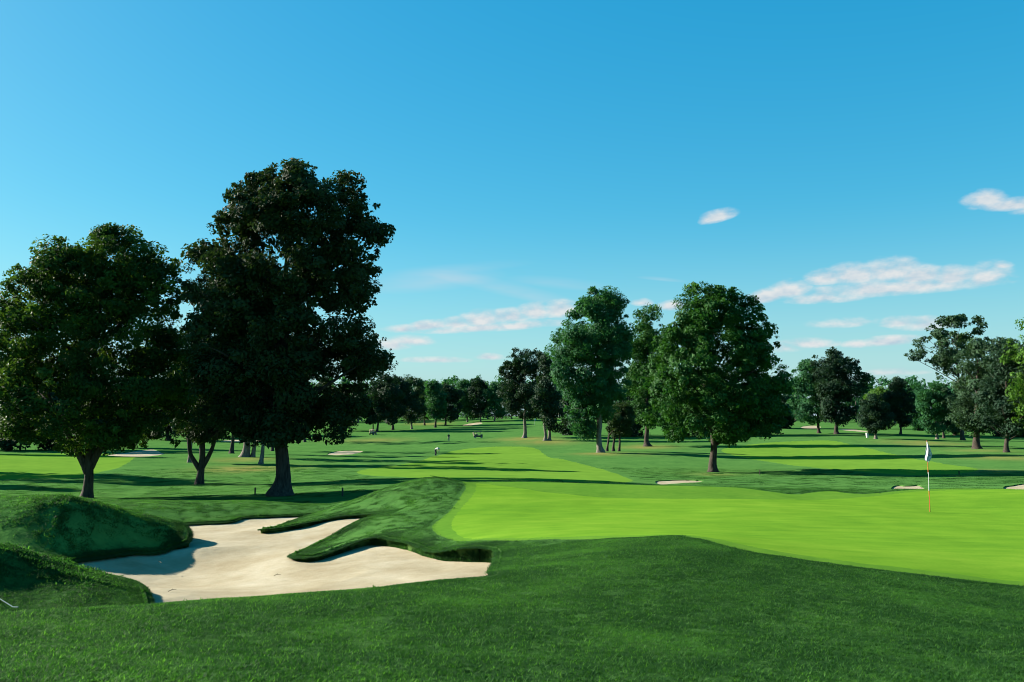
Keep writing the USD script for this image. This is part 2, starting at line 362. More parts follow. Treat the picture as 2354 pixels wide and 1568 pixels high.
SMALL_BUNKERS = [
    ([(1507, 1105), (1530, 1103.5), (1575, 1103), (1618, 1106), (1570, 1110), (1515, 1112)], 0.20, 'small white sand bunker below the round tree right of centre'),
    ([(2026, 1127), (2050, 1120), (2085, 1117), (2120, 1119), (2140, 1124), (2110, 1130), (2050, 1134)], 0.25, 'white sand bunker showing behind the near flagstick'),
    ([(2305, 1122), (2325, 1116), (2360, 1113), (2420, 1116), (2420, 1124), (2350, 1126)], 0.25, 'white sand bunker at the right edge behind the green'),
    ([(750, 1044), (775, 1037.5), (810, 1036), (835, 1037), (815, 1043), (775, 1046)], 0.5, 'flat pale bunker among shadows right of the thickest trunk'),
    ([(245, 1047), (300, 1038), (345, 1033), (362, 1036), (378, 1043), (340, 1049), (280, 1050)], 0.6, 'pale sand bunker with a spur right of the leftmost trunk'),
    ([(1062, 977), (1080, 973), (1102, 971), (1108, 974), (1085, 977.5)], 0.6, 'tiny far sand bunker under the distant treeline'),
    ([(1838, 983), (1855, 978.5), (1882, 979), (1884, 984), (1860, 985)], 0.6, 'far sand bunker left of the twin trunked tree'),
    ([(1928, 986), (1960, 986), (1995, 991), (2000, 994), (1960, 991.5)], 0.5, 'thin far strip of sand right of the twin trunked tree'),
    ([(505, 1014), (540, 1010), (590, 1010), (640, 1012), (600, 1015), (545, 1016)], 0.6, 'far pale strip of sand behind the leaning trunks'),
]


def build_terrain():
    # vertices on rings around the viewer's place; fine inside the view, coarse outside
    th_in = np.radians(np.arange(-37, 37.01, 0.125))
    th_out = np.radians(np.concatenate([np.arange(-180, -37.2, 3.575), [-37.2]]))
    th = np.concatenate([th_out[th_out > -math.pi + 1e-6], th_in, -th_out[::-1]])
    th = np.unique(np.round(th, 9))
    r = [1.2]
    while r[-1] < 420:
        q = r[-1]
        r.append(q * (1.025 if q < 4.6 else 1.0072 if q < 36 else 1.009 if q < 130 else 1.013))
    while r[-1] < 4000:
        r.append(r[-1] * 1.12)
    r = np.array(r)
    T, R = np.meshgrid(th, r, indexing='ij')
    nt, nr = T.shape
    X, Y = (R * np.sin(T)), (R * np.cos(T))
    P = np.stack([X.ravel(), Y.ravel()], 1)
    # regions, later ones win
    regions = []
    for k, f in enumerate(FAIRWAYS):
        a = np.array(f, float)
        regions.append(('fairway', smooth_ring(raycast(a[:, 0], a[:, 1]))))
    regions.append(('fringe', smooth_ring(GREEN_OUT)))
    regions.append(('green', smooth_ring(GREEN_IN)))
    regions.append(('sand', smooth_ring(BUNKER)))
    for f, depth, lab in SMALL_BUNKERS:
        a = np.array(f, float)
        regions.append(('smallsand', smooth_ring(raycast(a[:, 0], a[:, 1]))))
    # pull vertices that lie near a region's edge onto the edge, so that the edges are clean
    gaps = np.gradient(np.log(r))
    step = np.broadcast_to(gaps, R.shape).ravel()
    G = np.stack([T.ravel() / math.radians(0.125), np.log(R.ravel())], 1)
    moved = np.zeros(len(P), bool)
    inview = (np.abs(T.ravel()) < math.radians(37.1)) & (R.ravel() < 420)
    polys = []
    for name, ring in reversed(regions):
        poly = Polygon(ring).buffer(0)
        polys.append(poly)
        line = shapely.segmentize(poly.exterior, 0.02 if name in ('sand', 'green', 'fringe') else 0.1)
        c = shapely.get_coordinates(line)
        if name == 'fairway':
            q = np.stack([c[:, 0], c[:, 1], 0 * c[:, 0]], 1)
            c = c + 0.7 * np.stack([fbm(q * 0.8, 3, 11) - 0.5, fbm(q * 0.8, 3, 17) - 0.5], 1)
        if name in ('sand', 'green', 'fringe'):       # uneven turf edges
            amp = 0.05 if name == 'sand' else 0.10 if name == 'green' else 0.05
            q = np.stack([c[:, 0], c[:, 1], 0 * c[:, 0]], 1)
            c = c + amp * np.stack([fbm(q * 3, 3, 11) - 0.5, fbm(q * 3, 3, 17) - 0.5], 1) * 2
        rc = np.hypot(c[:, 0], c[:, 1])
        box_ = (G[:, 0] > np.degrees(np.arctan2(c[:, 0], c[:, 1])).min() / 0.125 - 2) & (G[:, 0] < np.degrees(np.arctan2(c[:, 0], c[:, 1])).max() / 0.125 + 2) & (R.ravel() > rc.min() * 0.97) & (R.ravel() < rc.max() * 1.03)
        w = np.where(box_ & ~moved & inview)[0]
        h = float(np.median(step[w])) if len(w) else 0.01
        d, i = cKDTree(np.stack([np.arctan2(c[:, 0], c[:, 1]) / math.radians(0.125), np.log(rc) / h], 1)).query(np.stack([G[w, 0], G[w, 1] / h], 1))
        near = d < 0.62
        P[w[near]] = c[i[near]]
        moved[w[near]] = True
    polys = polys[::-1]
    Z = ground(P[:, 0], P[:, 1])
    rr = np.hypot(P[:, 0], P[:, 1])
    allp = shapely.union_all(polys).buffer(0.15)
    shapely.prepare(allp)
    w = np.where((rr < 45) & inview)[0]
    w = w[~shapely.contains_xy(allp, P[w, 0], P[w, 1])]
    q = np.stack([P[w, 0], P[w, 1], 0 * w], 1)
    Z[w] += tufts(P[w, 0], P[w, 1])
    I = np.arange(nt * nr).reshape(nt, nr)
    nxt = np.vstack([I[1:], I[:1]])
    quads = np.stack([I[:, :-1], I[:, 1:], nxt[:, 1:], nxt[:, :-1]], -1).reshape(-1, 4)
    f = np.vstack([quads[:, [0, 1, 2]], quads[:, [0, 2, 3]]])
    # flip the diagonal where the other one is shorter
    c = P[f].mean(1)
    owner = np.full(len(f), -1)
    for k, poly in enumerate(polys):
        x0, y0, x1, y1 = poly.bounds
        m = (c[:, 0] > x0) & (c[:, 0] < x1) & (c[:, 1] > y0) & (c[:, 1] < y1)
        w = np.where(m)[0]
        owner[w[shapely.contains_xy(poly, c[w, 0], c[w, 1])]] = k
    e, g = P[f[:, 1]] - P[f[:, 0]], P[f[:, 2]] - P[f[:, 0]]
    area = np.abs(e[:, 0] * g[:, 1] - e[:, 1] * g[:, 0])
    ok = area > 1e-9
    f, owner = f[ok], owner[ok]
    return P, Z, f, owner, regions, polys


P2, Z2, FACES, OWNER, REGIONS, POLYS = build_terrain()

# ------------------------------------------------------------------ turf and sand materials
def turf(name, dark, mid, light, scale, dry=None, bump=0.3, fine=60.0, stretch=(1, 1, 1)):
    n = {'g': ('geometry', {}),
         'm': ('mapping', {'scale': stretch}),
         'a': ('noise_texture', {'scale': scale, 'detail': 4.0, 'roughness': 0.6}),
         'b': ('noise_texture', {'scale': fine, 'detail': 4.0, 'roughness': 0.7}),
         'c': ('noise_texture', {'scale': scale * 6, 'detail': 3.0, 'roughness': 0.6}),
         'ab': ('mix', {'fac': 0.42}), 'abc': ('mix', {'fac': 0.35}),
         'ramp': ('rgb_ramp', {'ramp': [(0.3, dark), (0.5, mid), (0.7, light)]}),
         'bump': ('bump', {'strength': bump, 'distance': 0.03}),
         'p': ('principled_bsdf', {'roughness': 1.0, 'specular_ior_level': 0.0})}
    l = [('g.position', 'm.vector'), ('m.vector', 'a.vector'), ('m.vector', 'b.vector'), ('m.vector', 'c.vector'), ('a.fac', 'ab.color1'), ('b.fac', 'ab.color2'),
         ('ab.color', 'abc.color1'), ('c.fac', 'abc.color2'), ('abc.color', 'ramp.fac'),
         ('b.fac', 'bump.height'), ('bump.normal', 'p.normal')]
    if dry:
        n['dry'] = ('attribute', {'attribute': 'dry'})
        n['mx'] = ('mix', {'color2': dry})
        # shade between the long blades, put into the ground colour
        n['th'] = ('attribute', {'attribute': 'blade_shade'})
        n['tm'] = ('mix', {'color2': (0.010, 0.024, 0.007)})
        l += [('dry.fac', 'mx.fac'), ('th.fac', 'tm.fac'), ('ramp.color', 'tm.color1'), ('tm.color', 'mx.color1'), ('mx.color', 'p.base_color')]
    else:
        l += [('ramp.color', 'p.base_color')]
    return usdkit.material(stage, '/World/Looks/' + name, n, l, surface='p.BSDF')


M_ROUGH = turf('rough_turf', (0.026, 0.078, 0.020), (0.048, 0.126, 0.029), (0.074, 0.162, 0.038), 0.35, dry=(0.16, 0.15, 0.045), bump=0.8, fine=9.0)
M_FAIRWAY = turf('fairway_turf', (0.060, 0.138, 0.017), (0.084, 0.176, 0.021), (0.112, 0.210, 0.026), 0.12, bump=0.15, fine=20.0)
M_FRINGE = turf('fringe_turf', (0.046, 0.124, 0.014), (0.066, 0.154, 0.017), (0.090, 0.182, 0.021), 0.5, bump=0.3, fine=40.0)
M_GREEN = turf('green_turf', (0.046, 0.132, 0.012), (0.086, 0.188, 0.015), (0.134, 0.236, 0.022), 0.35, bump=0.12, fine=45.0, stretch=(0.35, 1.0, 1.0))


def sand_material():
    n = {'g': ('geometry', {}),
         'a': ('noise_texture', {'scale': 0.6, 'detail': 6.0, 'roughness': 0.7}),
         'b': ('noise_texture', {'scale': 30.0, 'detail': 5.0, 'roughness': 0.75}),
         'm': ('mapping', {'scale': (1.0, 3.0, 1.0)}),
         'c': ('noise_texture', {'scale': 3.0, 'detail': 5.0, 'roughness': 0.65}),
         'ra': ('rgb_ramp', {'ramp': [(0.3, (0.205, 0.168, 0.098)), (0.52, (0.268, 0.234, 0.152)), (0.72, (0.335, 0.304, 0.220))]}),
         'rb': ('rgb_ramp', {'ramp': [(0.25, (0.72, 0.70, 0.66)), (0.5, (1, 1, 1)), (0.8, (1, 1, 1))]}),
         'mx': ('mix', {'mix_type': 'multiply', 'fac': 0.5}),
         'h': ('math', {'math_type': 'multiply_add', 'value2': 0.35}),
         'bump': ('bump', {'strength': 0.6, 'distance': 0.05}),
         'p': ('principled_bsdf', {'roughness': 0.95, 'specular_ior_level': 0.1})}
    l = [('g.position', 'a.vector'), ('g.position', 'b.vector'), ('g.position', 'm.vector'), ('m.vector', 'c.vector'), ('a.fac', 'ra.fac'), ('b.fac', 'rb.fac'),
         ('ra.color', 'mx.color1'), ('rb.color', 'mx.color2'), ('mx.color', 'p.base_color'),
         ('b.fac', 'h.value1'), ('c.fac', 'h.value3'), ('h.value', 'bump.height'), ('bump.normal', 'p.normal')]
    return usdkit.material(stage, '/World/Looks/sand', n, l, surface='p.BSDF')


M_SAND = sand_material()

DRY = [((560, 1078), 5.0, 0.75), ((1206, 1008), 7.0, 0.7), ((1256, 1015), 7.0, 0.6), ((1378, 1043), 3.5, 0.8), ((1440, 1042), 5.0, 0.35), ((1487, 1028), 5.0, 0.7), ((2300, 1052), 5.0, 0.6), ((2245, 1036), 4.0, 0.5),
       ((2120, 1018), 7.0, 0.6), ((2275, 1083), 3.0, 0.9), ((2245, 1082), 2.0, 0.9), ((2310, 1085), 2.0, 0.7), ((660, 1075), 4.0, 0.4), ((860, 1012), 9.0, 0.5), ((985, 974), 7.0, 0.8), ((199, 1147), 1.2, 0.35), ((1640, 1090), 2.5, 0.35), ((562, 1056), 4.0, 0.6)]


def emit_terrain():
    dry = np.zeros(len(P2))
    for (px, py), rad, amt in DRY:
        c = raycast([px], [py])[0]
        # patches look wide and flat in the picture, so they are longer along the view
        d2 = ((P2[:, 0] - c[0]) / rad) ** 2 + ((P2[:, 1] - c[1]) / (rad * 1.3)) ** 2
        dry = np.maximum(dry, amt * np.exp(-d2 * 1.2))
    q = np.stack([P2[:, 0], P2[:, 1], 0 * P2[:, 0]], 1)
    dry *= np.clip(0.4 + 1.2 * fbm(q / 1.3, 3, 23), 0, 1.2)
    V = np.column_stack([P2, Z2])
    n = np.zeros_like(V)
    fn = np.cross(V[FACES[:, 1]] - V[FACES[:, 0]], V[FACES[:, 2]] - V[FACES[:, 0]])
    flip = fn[:, 2] < 0
    FACES[flip] = FACES[flip][:, ::-1]
    fn[flip] *= -1
    for k in range(3):
        np.add.at(n, FACES[:, k], fn)
    n /= np.maximum(np.linalg.norm(n, axis=1, keepdims=True), 1e-12)

    def write(path, V, f, n, mat, extra=None, under=None):
        used, inv = np.unique(f, return_inverse=True)
        m = UsdGeom.Mesh.Define(stage, path)
        m.CreatePointsAttr(Vt.Vec3fArray.FromNumpy(V[used].astype(np.float32)))
        m.CreateFaceVertexCountsAttr(Vt.IntArray.FromNumpy(np.full(len(f), 3, np.int32)))
        m.CreateFaceVertexIndicesAttr(Vt.IntArray.FromNumpy(inv.astype(np.int32).ravel()))
        m.CreateSubdivisionSchemeAttr('none')
        m.CreateNormalsAttr(Vt.Vec3fArray.FromNumpy(n[used].astype(np.float32)))
        m.SetNormalsInterpolation('vertex')
        if extra is not None:
            UsdGeom.PrimvarsAPI(m).CreatePrimvar('dry', Sdf.ValueTypeNames.FloatArray, 'vertex').Set(Vt.FloatArray.FromNumpy(extra[used].astype(np.float32)))
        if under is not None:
            UsdGeom.PrimvarsAPI(m).CreatePrimvar('blade_shade', Sdf.ValueTypeNames.FloatArray, 'vertex').Set(Vt.FloatArray.FromNumpy(under[used].astype(np.float32)))
        UsdShade.MaterialBindingAPI.Apply(m.GetPrim()).Bind(mat)
        return m.GetPrim()

    kinds = np.array([r[0] for r in REGIONS] + ['rough'])
    kind = kinds[OWNER]                       # -1 picks 'rough'
    issand = np.isin(kind, ['sand', 'smallsand'])
    # sand heights
    zs = Z2.copy()
    for k, (name, ring) in enumerate(REGIONS):
        v = np.unique(FACES[OWNER == k])
        if name == 'sand':
            s = sand_surface(P2[v, 0], P2[v, 1])
            q = np.stack([P2[v, 0], P2[v, 1], 0 * v], 1)
            s = s + (fbm(q / 1.5, 3, 31) - 0.5) * 0.06
            zs[v] = np.minimum(s, Z2[v] - 0.06)
        elif name == 'smallsand':
            zs[v] = Z2[v] - 0.07
    Vs = np.column_stack([P2, zs])
    ns = np.zeros_like(Vs)
    fs = FACES[issand]
    fnn = np.cross(Vs[fs[:, 1]] - Vs[fs[:, 0]], Vs[fs[:, 2]] - Vs[fs[:, 0]])
    for k in range(3):
        np.add.at(ns, fs[:, k], fnn)
    ns /= np.maximum(np.linalg.norm(ns, axis=1, keepdims=True), 1e-12)
    # turf walls down to the sand along every sand edge
    e = np.vstack([fs[:, [0, 1]], fs[:, [1, 2]], fs[:, [2, 0]]])        # sand lies to the left of each directed edge
    key = np.sort(e, 1)
    u, first, cnt = np.unique(key, axis=0, return_index=True, return_counts=True)
    edge = e[first[cnt == 1]]
    nv, m = len(V), len(edge)
    low = np.column_stack([P2[edge.ravel()], zs[edge.ravel()] - 0.03])
    VV = np.vstack([V, V[edge.ravel()], low])
    a, b = nv + 2 * np.arange(m), nv + 2 * np.arange(m) + 1
    wall = np.vstack([np.stack([a, b, b + 2 * m], 1), np.stack([a, b + 2 * m, a + 2 * m], 1)])
    t = VV[b] - VV[a]
    wn = np.stack([-t[:, 1], t[:, 0], 0 * t[:, 0]], 1)
    wn /= np.maximum(np.linalg.norm(wn, axis=1, keepdims=True), 1e-12)
    acc = np.zeros_like(V)                                               # even out the normal along the wall
    for k in range(2):
        np.add.at(acc, edge[:, k], wn)
    for _ in range(3):
        sm = (acc[edge[:, 0]] + acc[edge[:, 1]]) / 2
        acc[:] = 0
        for k in range(2):
            np.add.at(acc, edge[:, k], sm)
    wnn = acc[edge.ravel()] + [0, 0, 1e-6]
    wnn /= np.maximum(np.linalg.norm(wnn, axis=1, keepdims=True), 1e-12)
    NN = np.vstack([n, wnn, wnn])
    D = np.concatenate([dry, np.full(4 * m, 0.05)])
    F_ = np.vstack([FACES[kind == 'rough'], wall])
    # a rounded turf lip runs along the edge of the large bunker
    big = POLYS[[q[0] for q in REGIONS].index('sand')]
    for sub in [big.buffer(-0.09)]:
        ring = shapely.get_coordinates(shapely.segmentize(sub.exterior, 0.05))[:-1]
        if sub.exterior.is_ccw:
            ring = ring[::-1]
        tt = np.roll(ring, -2, 0) - np.roll(ring, 2, 0)
        out = np.stack([-tt[:, 1], tt[:, 0]], 1)
        out /= np.maximum(np.linalg.norm(out, axis=1, keepdims=True), 1e-9)      # away from the sand
        q3 = np.column_stack([ring, 0 * ring[:, 0]])
        wob = (fbm(q3 / 0.35, 3, 41) - 0.5)
        ring = ring + out * (wob * 0.10)[:, None]
        zg = ground(ring[:, 0], ring[:, 1])
        zb = np.minimum(sand_surface(ring[:, 0], ring[:, 1]), zg - 0.06)
        hgt = zg - zb
        prof = [(0.24, 0.004, 0), (0.12, 0.022, 0), (0.03, 0.020, 0), (0.0, -0.01, 0), (0.012, 0.0, 0.35), (0.03, 0.0, 0.7), (0.02, -0.06, 1.0)]
        rows_ = []
        for o, dz_, t_ in prof:
            jag = (noise(q3 / 0.07 + 7 + 3.1 * t_, 43) - 0.5) * (0.035 if 0 < t_ < 1 else 0.0)
            rows_.append(np.column_stack([ring + out * (o + jag)[:, None], zg + dz_ - t_ * hgt]))
        K, Nn = len(rows_), len(ring)
        base = len(VV)
        L = np.vstack(rows_)
        i = np.arange(K * Nn).reshape(K, Nn)
        j = np.roll(i, -1, 1)
        fq = np.vstack([np.stack([i[:-1], i[1:], j[1:]], -1).reshape(-1, 3), np.stack([i[:-1], j[1:], j[:-1]], -1).reshape(-1, 3)])
        fnn2 = np.cross(L[fq[:, 1]] - L[fq[:, 0]], L[fq[:, 2]] - L[fq[:, 0]])
        if fnn2[:Nn, 2].sum() < 0:
            fq, fnn2 = fq[:, ::-1], -fnn2
        ln = np.zeros_like(L)
        for k in range(3):
            np.add.at(ln, fq[:, k], fnn2)
        ln /= np.maximum(np.linalg.norm(ln, axis=1, keepdims=True), 1e-12)
        VV, NN, F_ = np.vstack([VV, L]), np.vstack([NN, ln]), np.vstack([F_, fq + base])
        D = np.concatenate([D, np.repeat([0.0, 0.0, 0.03, 0.05, 0.08, 0.14, 0.25], Nn) * np.tile(np.clip(0.3 + 1.4 * fbm(q3 / 0.5, 2, 47), 0, 1.2), K)])
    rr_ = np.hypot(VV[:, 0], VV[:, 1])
    blade_shade = np.interp(rr_, [0, 15, 22, 48], [0.5, 0.5, 0.12, 0.0])  # painted shade: ground colour darkened near the viewer, fading with distance
    blade_shade[nv:] = np.minimum(blade_shade[nv:] * 1.3, 0.9)
    g = write('/World/ground', VV, F_, NN, M_ROUGH, D, blade_shade)
    tag(g, 'dark green rough grass sloping in front and rolling away between the trees', 'ground', kind='structure')
    bi = fi = 0
    for k, (name, ring) in enumerate(REGIONS):
        f = FACES[OWNER == k]
        if len(f) == 0:
            print('empty region', k, name)
            continue
        if name == 'fairway':
            p = write(numbered('/World/fairway'), V, f, n, M_FAIRWAY)
            tag(p, FAIRWAY_LABELS[fi], 'fairway', kind='structure')
            fi += 1
        elif name == 'fringe':
            p = write('/World/green_fringe', V, f, n, M_FRINGE)
            tag(p, 'slightly darker collar of short grass round the bright putting green', 'fringe', kind='structure')
        elif name == 'green':
            p = write('/World/putting_green', V, f, n, M_GREEN)
            tag(p, 'bright yellow green closely mown putting green with the flag in it', 'putting green', kind='structure')
        elif name == 'sand':
            p = write(numbered('/World/sand_bunker'), Vs, f, ns, M_SAND)
            tag(p, 'big pale sand bunker with grass fingers in the left foreground', 'sand bunker', kind='structure')
        else:
            p = write(numbered('/World/sand_bunker'), Vs, f, ns, M_SAND)
            tag(p, SMALL_BUNKERS[bi][2], 'sand bunker', kind='structure')
            bi += 1
    return V, n, kind


V3, N3, KIND = emit_terrain()
print('terrain triangles', len(FACES))

# ------------------------------------------------------------------ trees
def leaf_material(name, dark, light, dusk=(0.5, 0.5, 0.5), translucency=0.28, rough=0.6, spec=0.09):
    n = {'g': ('geometry', {}),
         'big': ('noise_texture', {'scale': 0.55, 'detail': 2.0}),
         'mixf': ('mix', {'fac': 0.45}),
         'ramp': ('rgb_ramp', {'ramp': [(0.2, dark), (0.8, light)]}),
         'p': ('principled_bsdf', {'roughness': rough, 'specular_ior_level': spec}),
         'tc': ('mix', {'mix_type': 'multiply', 'fac': 1.0, 'color2': (1.5, 1.55, 0.6)}),
         't': ('translucent_bsdf', {}),
         'mx': ('mix_closure', {'fac': translucency})}
    l = [('g.position', 'big.vector'), ('big.fac', 'mixf.color2'), ('g.random_per_island', 'mixf.color1'), ('mixf.color', 'ramp.fac'), ('ramp.color', 'p.base_color'),
         ('ramp.color', 'tc.color1'), ('tc.color', 't.color'), ('p.BSDF', 'mx.closure1'), ('t.BSDF', 'mx.closure2')]
    return usdkit.material(stage, '/World/Looks/' + name, n, l, surface='mx.closure')


def bark_material(name, dark, light):
    n = {'g': ('geometry', {}), 'm': ('mapping', {'scale': (9.0, 9.0, 1.6)}),
         'a': ('noise_texture', {'scale': 1.0, 'detail': 5.0, 'roughness': 0.7}),
         'r': ('rgb_ramp', {'ramp': [(0.35, dark), (0.65, light)]}),
         'b': ('bump', {'strength': 0.9, 'distance': 0.06}),
         'p': ('principled_bsdf', {'roughness': 0.9, 'specular_ior_level': 0.15})}
    l = [('g.position', 'm.vector'), ('m.vector', 'a.vector'), ('a.fac', 'r.fac'), ('r.color', 'p.base_color'), ('a.fac', 'b.height'), ('b.normal', 'p.normal')]
    return usdkit.material(stage, '/World/Looks/' + name, n, l, surface='p.BSDF')


LEAF = {
    'maple': leaf_material('maple_leaf', (0.018, 0.046, 0.010), (0.230, 0.370, 0.040), translucency=0.26),
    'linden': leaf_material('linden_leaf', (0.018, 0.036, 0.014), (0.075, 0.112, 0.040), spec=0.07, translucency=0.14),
    'green': leaf_material('green_leaf', (0.018, 0.068, 0.016), (0.125, 0.310, 0.046), translucency=0.22),
    'teal': leaf_material('elm_leaf', (0.020, 0.082, 0.034), (0.120, 0.320, 0.096), translucency=0.26),
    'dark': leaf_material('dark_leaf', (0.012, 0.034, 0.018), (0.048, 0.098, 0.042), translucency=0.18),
    'grey': leaf_material('grey_leaf', (0.024, 0.056, 0.028), (0.095, 0.165, 0.066), translucency=0.2),
    'brown': leaf_material('brownish_leaf', (0.026, 0.054, 0.022), (0.070, 0.115, 0.046), translucency=0.2),
    'light': leaf_material('light_leaf', (0.050, 0.120, 0.018), (0.150, 0.270, 0.036)),
}
BARK = bark_material('bark', (0.014, 0.011, 0.009), (0.060, 0.048, 0.038))
PALE_BARK = bark_material('pale_bark', (0.050, 0.044, 0.036), (0.190, 0.170, 0.140))


def tube(points, radii, sides=9, wobble=0.0, seed=0):
    p, r = np.asarray(points, float), np.asarray(radii, float)
    t = np.gradient(p, axis=0)
    t /= np.maximum(np.linalg.norm(t, axis=1, keepdims=True), 1e-9)
    ref = np.where(np.abs(t[:, 2:3]) > 0.9, [[1.0, 0, 0]], [[0, 0, 1.0]])
    a = np.cross(t, ref)
    # keep the frame from twisting between the two reference axes
    a = np.cross(t, np.array([0.31, 0.9, 0.29]))
    a /= np.maximum(np.linalg.norm(a, axis=1, keepdims=True), 1e-9)
    b = np.cross(t, a)
    ang = np.linspace(0, 2 * np.pi, sides, endpoint=False)
    w = 1 + wobble * (noise(np.stack(np.broadcast_arrays(np.cos(ang)[None] * 1.7 + seed, np.sin(ang)[None] * 1.7, np.arange(len(p))[:, None] * 0.35), -1), seed) - 0.5)
    v = p[:, None] + r[:, None, None] * w[..., None] * (np.cos(ang)[None, :, None] * a[:, None] + np.sin(ang)[None, :, None] * b[:, None])
    v = v.reshape(-1, 3)
    i = np.arange(len(p) * sides).reshape(len(p), sides)
    j = np.roll(i, -1, 1)
    q = np.stack([i[:-1], j[:-1], j[1:], i[1:]], -1).reshape(-1, 4)
    f = np.vstack([q[:, [0, 2, 1]], q[:, [0, 3, 2]]])
    v = np.vstack([v, p[-1]])
    cap = np.stack([i[-1], j[-1], np.full(sides, len(v) - 1)], 1)
    return v, np.vstack([f, cap])


def join(parts):
    V, F_, k = [], [], 0
    for v, f in parts:
        V.append(v)
        F_.append(np.asarray(f) + k)
        k += len(v)
    return np.vstack(V), np.vstack(F_)


def leaves(rng, centres, radii, count, size, up=0.5, width=0.62, flat=0.75):
    """Folded leaf blades in clumps: vertices and triangles."""
    w = radii ** 2
    which = rng.choice(len(centres), count, p=w / w.sum())
    d = rng.normal(size=(count, 3))
    d /= np.linalg.norm(d, axis=1, keepdims=True)
    rr = radii[which, None] * rng.random((count, 1)) ** 0.4
    pos = centres[which] + d * rr * np.array([1, 1, flat])
    nrm = 0.6 * d + [0, 0, up] + 0.35 * rng.normal(size=(count, 3)) + (0.45 * rng.normal(size=(len(centres), 3)))[which]
    nrm /= np.linalg.norm(nrm, axis=1, keepdims=True)
    t = np.cross(nrm, rng.normal(size=(count, 3)))
    t /= np.maximum(np.linalg.norm(t, axis=1, keepdims=True), 1e-9)
    t[:, 2] -= 0.25                                  # leaves hang a little
    b = np.cross(nrm, t)
    b /= np.maximum(np.linalg.norm(b, axis=1, keepdims=True), 1e-9)
    L = size * (0.5 + 0.75 * rng.random((count, 1))) * (0.75 + 0.5 * rng.random((len(centres), 1)))[which]
    Wd = L * width * 0.5
    up_ = nrm * L * 0.12
    v = np.stack([pos - t * L * 0.5, pos - b * Wd + up_, pos + t * L * 0.5, pos + b * Wd + up_], 1).reshape(-1, 3)
    k = 4 * np.arange(count)[:, None]
    f = np.stack([k + [0, 2, 1], k + [0, 3, 2]], 1).reshape(-1, 3)
    return v, f


def crown_clumps(rng, rows, n, r0, depth, gap, gap_scale, seed):
    """Places of leaf clumps in a crown whose left and right edge are given at each height (local metres)."""
    rows = np.asarray(rows, float)
    rows = rows[np.argsort(rows[:, 0])]
    zz = np.linspace(rows[0, 0], rows[-1, 0], 200)
    xl, xr = np.interp(zz, rows[:, 0], rows[:, 1]), np.interp(zz, rows[:, 0], rows[:, 2])
    hw = (xr - xl) / 2
    widest = hw.max()
    w = hw * np.sqrt(hw + 0.1 * widest)
    out, rad = [], []
    total = 0
    while total < n:
        m = n * 3
        i = rng.choice(200, m, p=w / w.sum())
        r = r0 * (0.38 + 1.3 * rng.random(m) ** 2.0)
        a = rng.random(m) * 2 * np.pi
        rho = rng.random(m) ** 0.42
        inner = np.maximum(hw[i] - 0.45 * r, 0.12 * hw[i])
        dw = np.minimum(np.maximum(hw[i], 0.55 * widest * np.sqrt(np.clip((hw[i] / widest), 0, 1))), widest) * depth
        p = np.stack([(xl[i] + xr[i]) / 2 + inner * rho * np.cos(a), np.maximum(dw - 0.6 * r, 0.1) * rho * np.sin(a), zz[i] + rng.normal(size=m) * 0.2 * r], 1)
        # some sprigs stand out past the edge
        sprig = rng.random(m) < 0.16
        r = np.where(sprig, 0.42 * r, r)
        p[sprig, 0] = ((xl[i] + xr[i]) / 2 + hw[i] * (0.90 + 0.10 * rng.random(m)) * np.cos(a))[sprig]
        p[sprig, 1] = (dw * (0.95 + 0.1 * rng.random(m)) * np.sin(a))[sprig]
        keep = (fbm(p / gap_scale, 3, seed) > gap) | ((rho < 0.55) & (rng.random(m) < 0.5))
        p, r = p[keep], r[keep]
        out.append(p)
        rad.append(r)
        total += len(p)
    return np.vstack(out)[:n], np.concatenate(rad)[:n]


def limb(a, b, r0, r1, rng, sag=0.25, k=7):
    a, b = np.asarray(a, float), np.asarray(b, float)
    t = np.linspace(0, 1, k)[:, None]
    mid = (a + b) / 2 + [0, 0, sag * np.linalg.norm(b - a)] * np.array([0, 0, 1]) + rng.normal(size=3) * 0.06 * np.linalg.norm(b - a)
    p = (1 - t) ** 2 * a + 2 * t * (1 - t) * mid + t ** 2 * b
    return tube(p, r0 + (r1 - r0) * t[:, 0] ** 0.8, 6)


TREES = {}


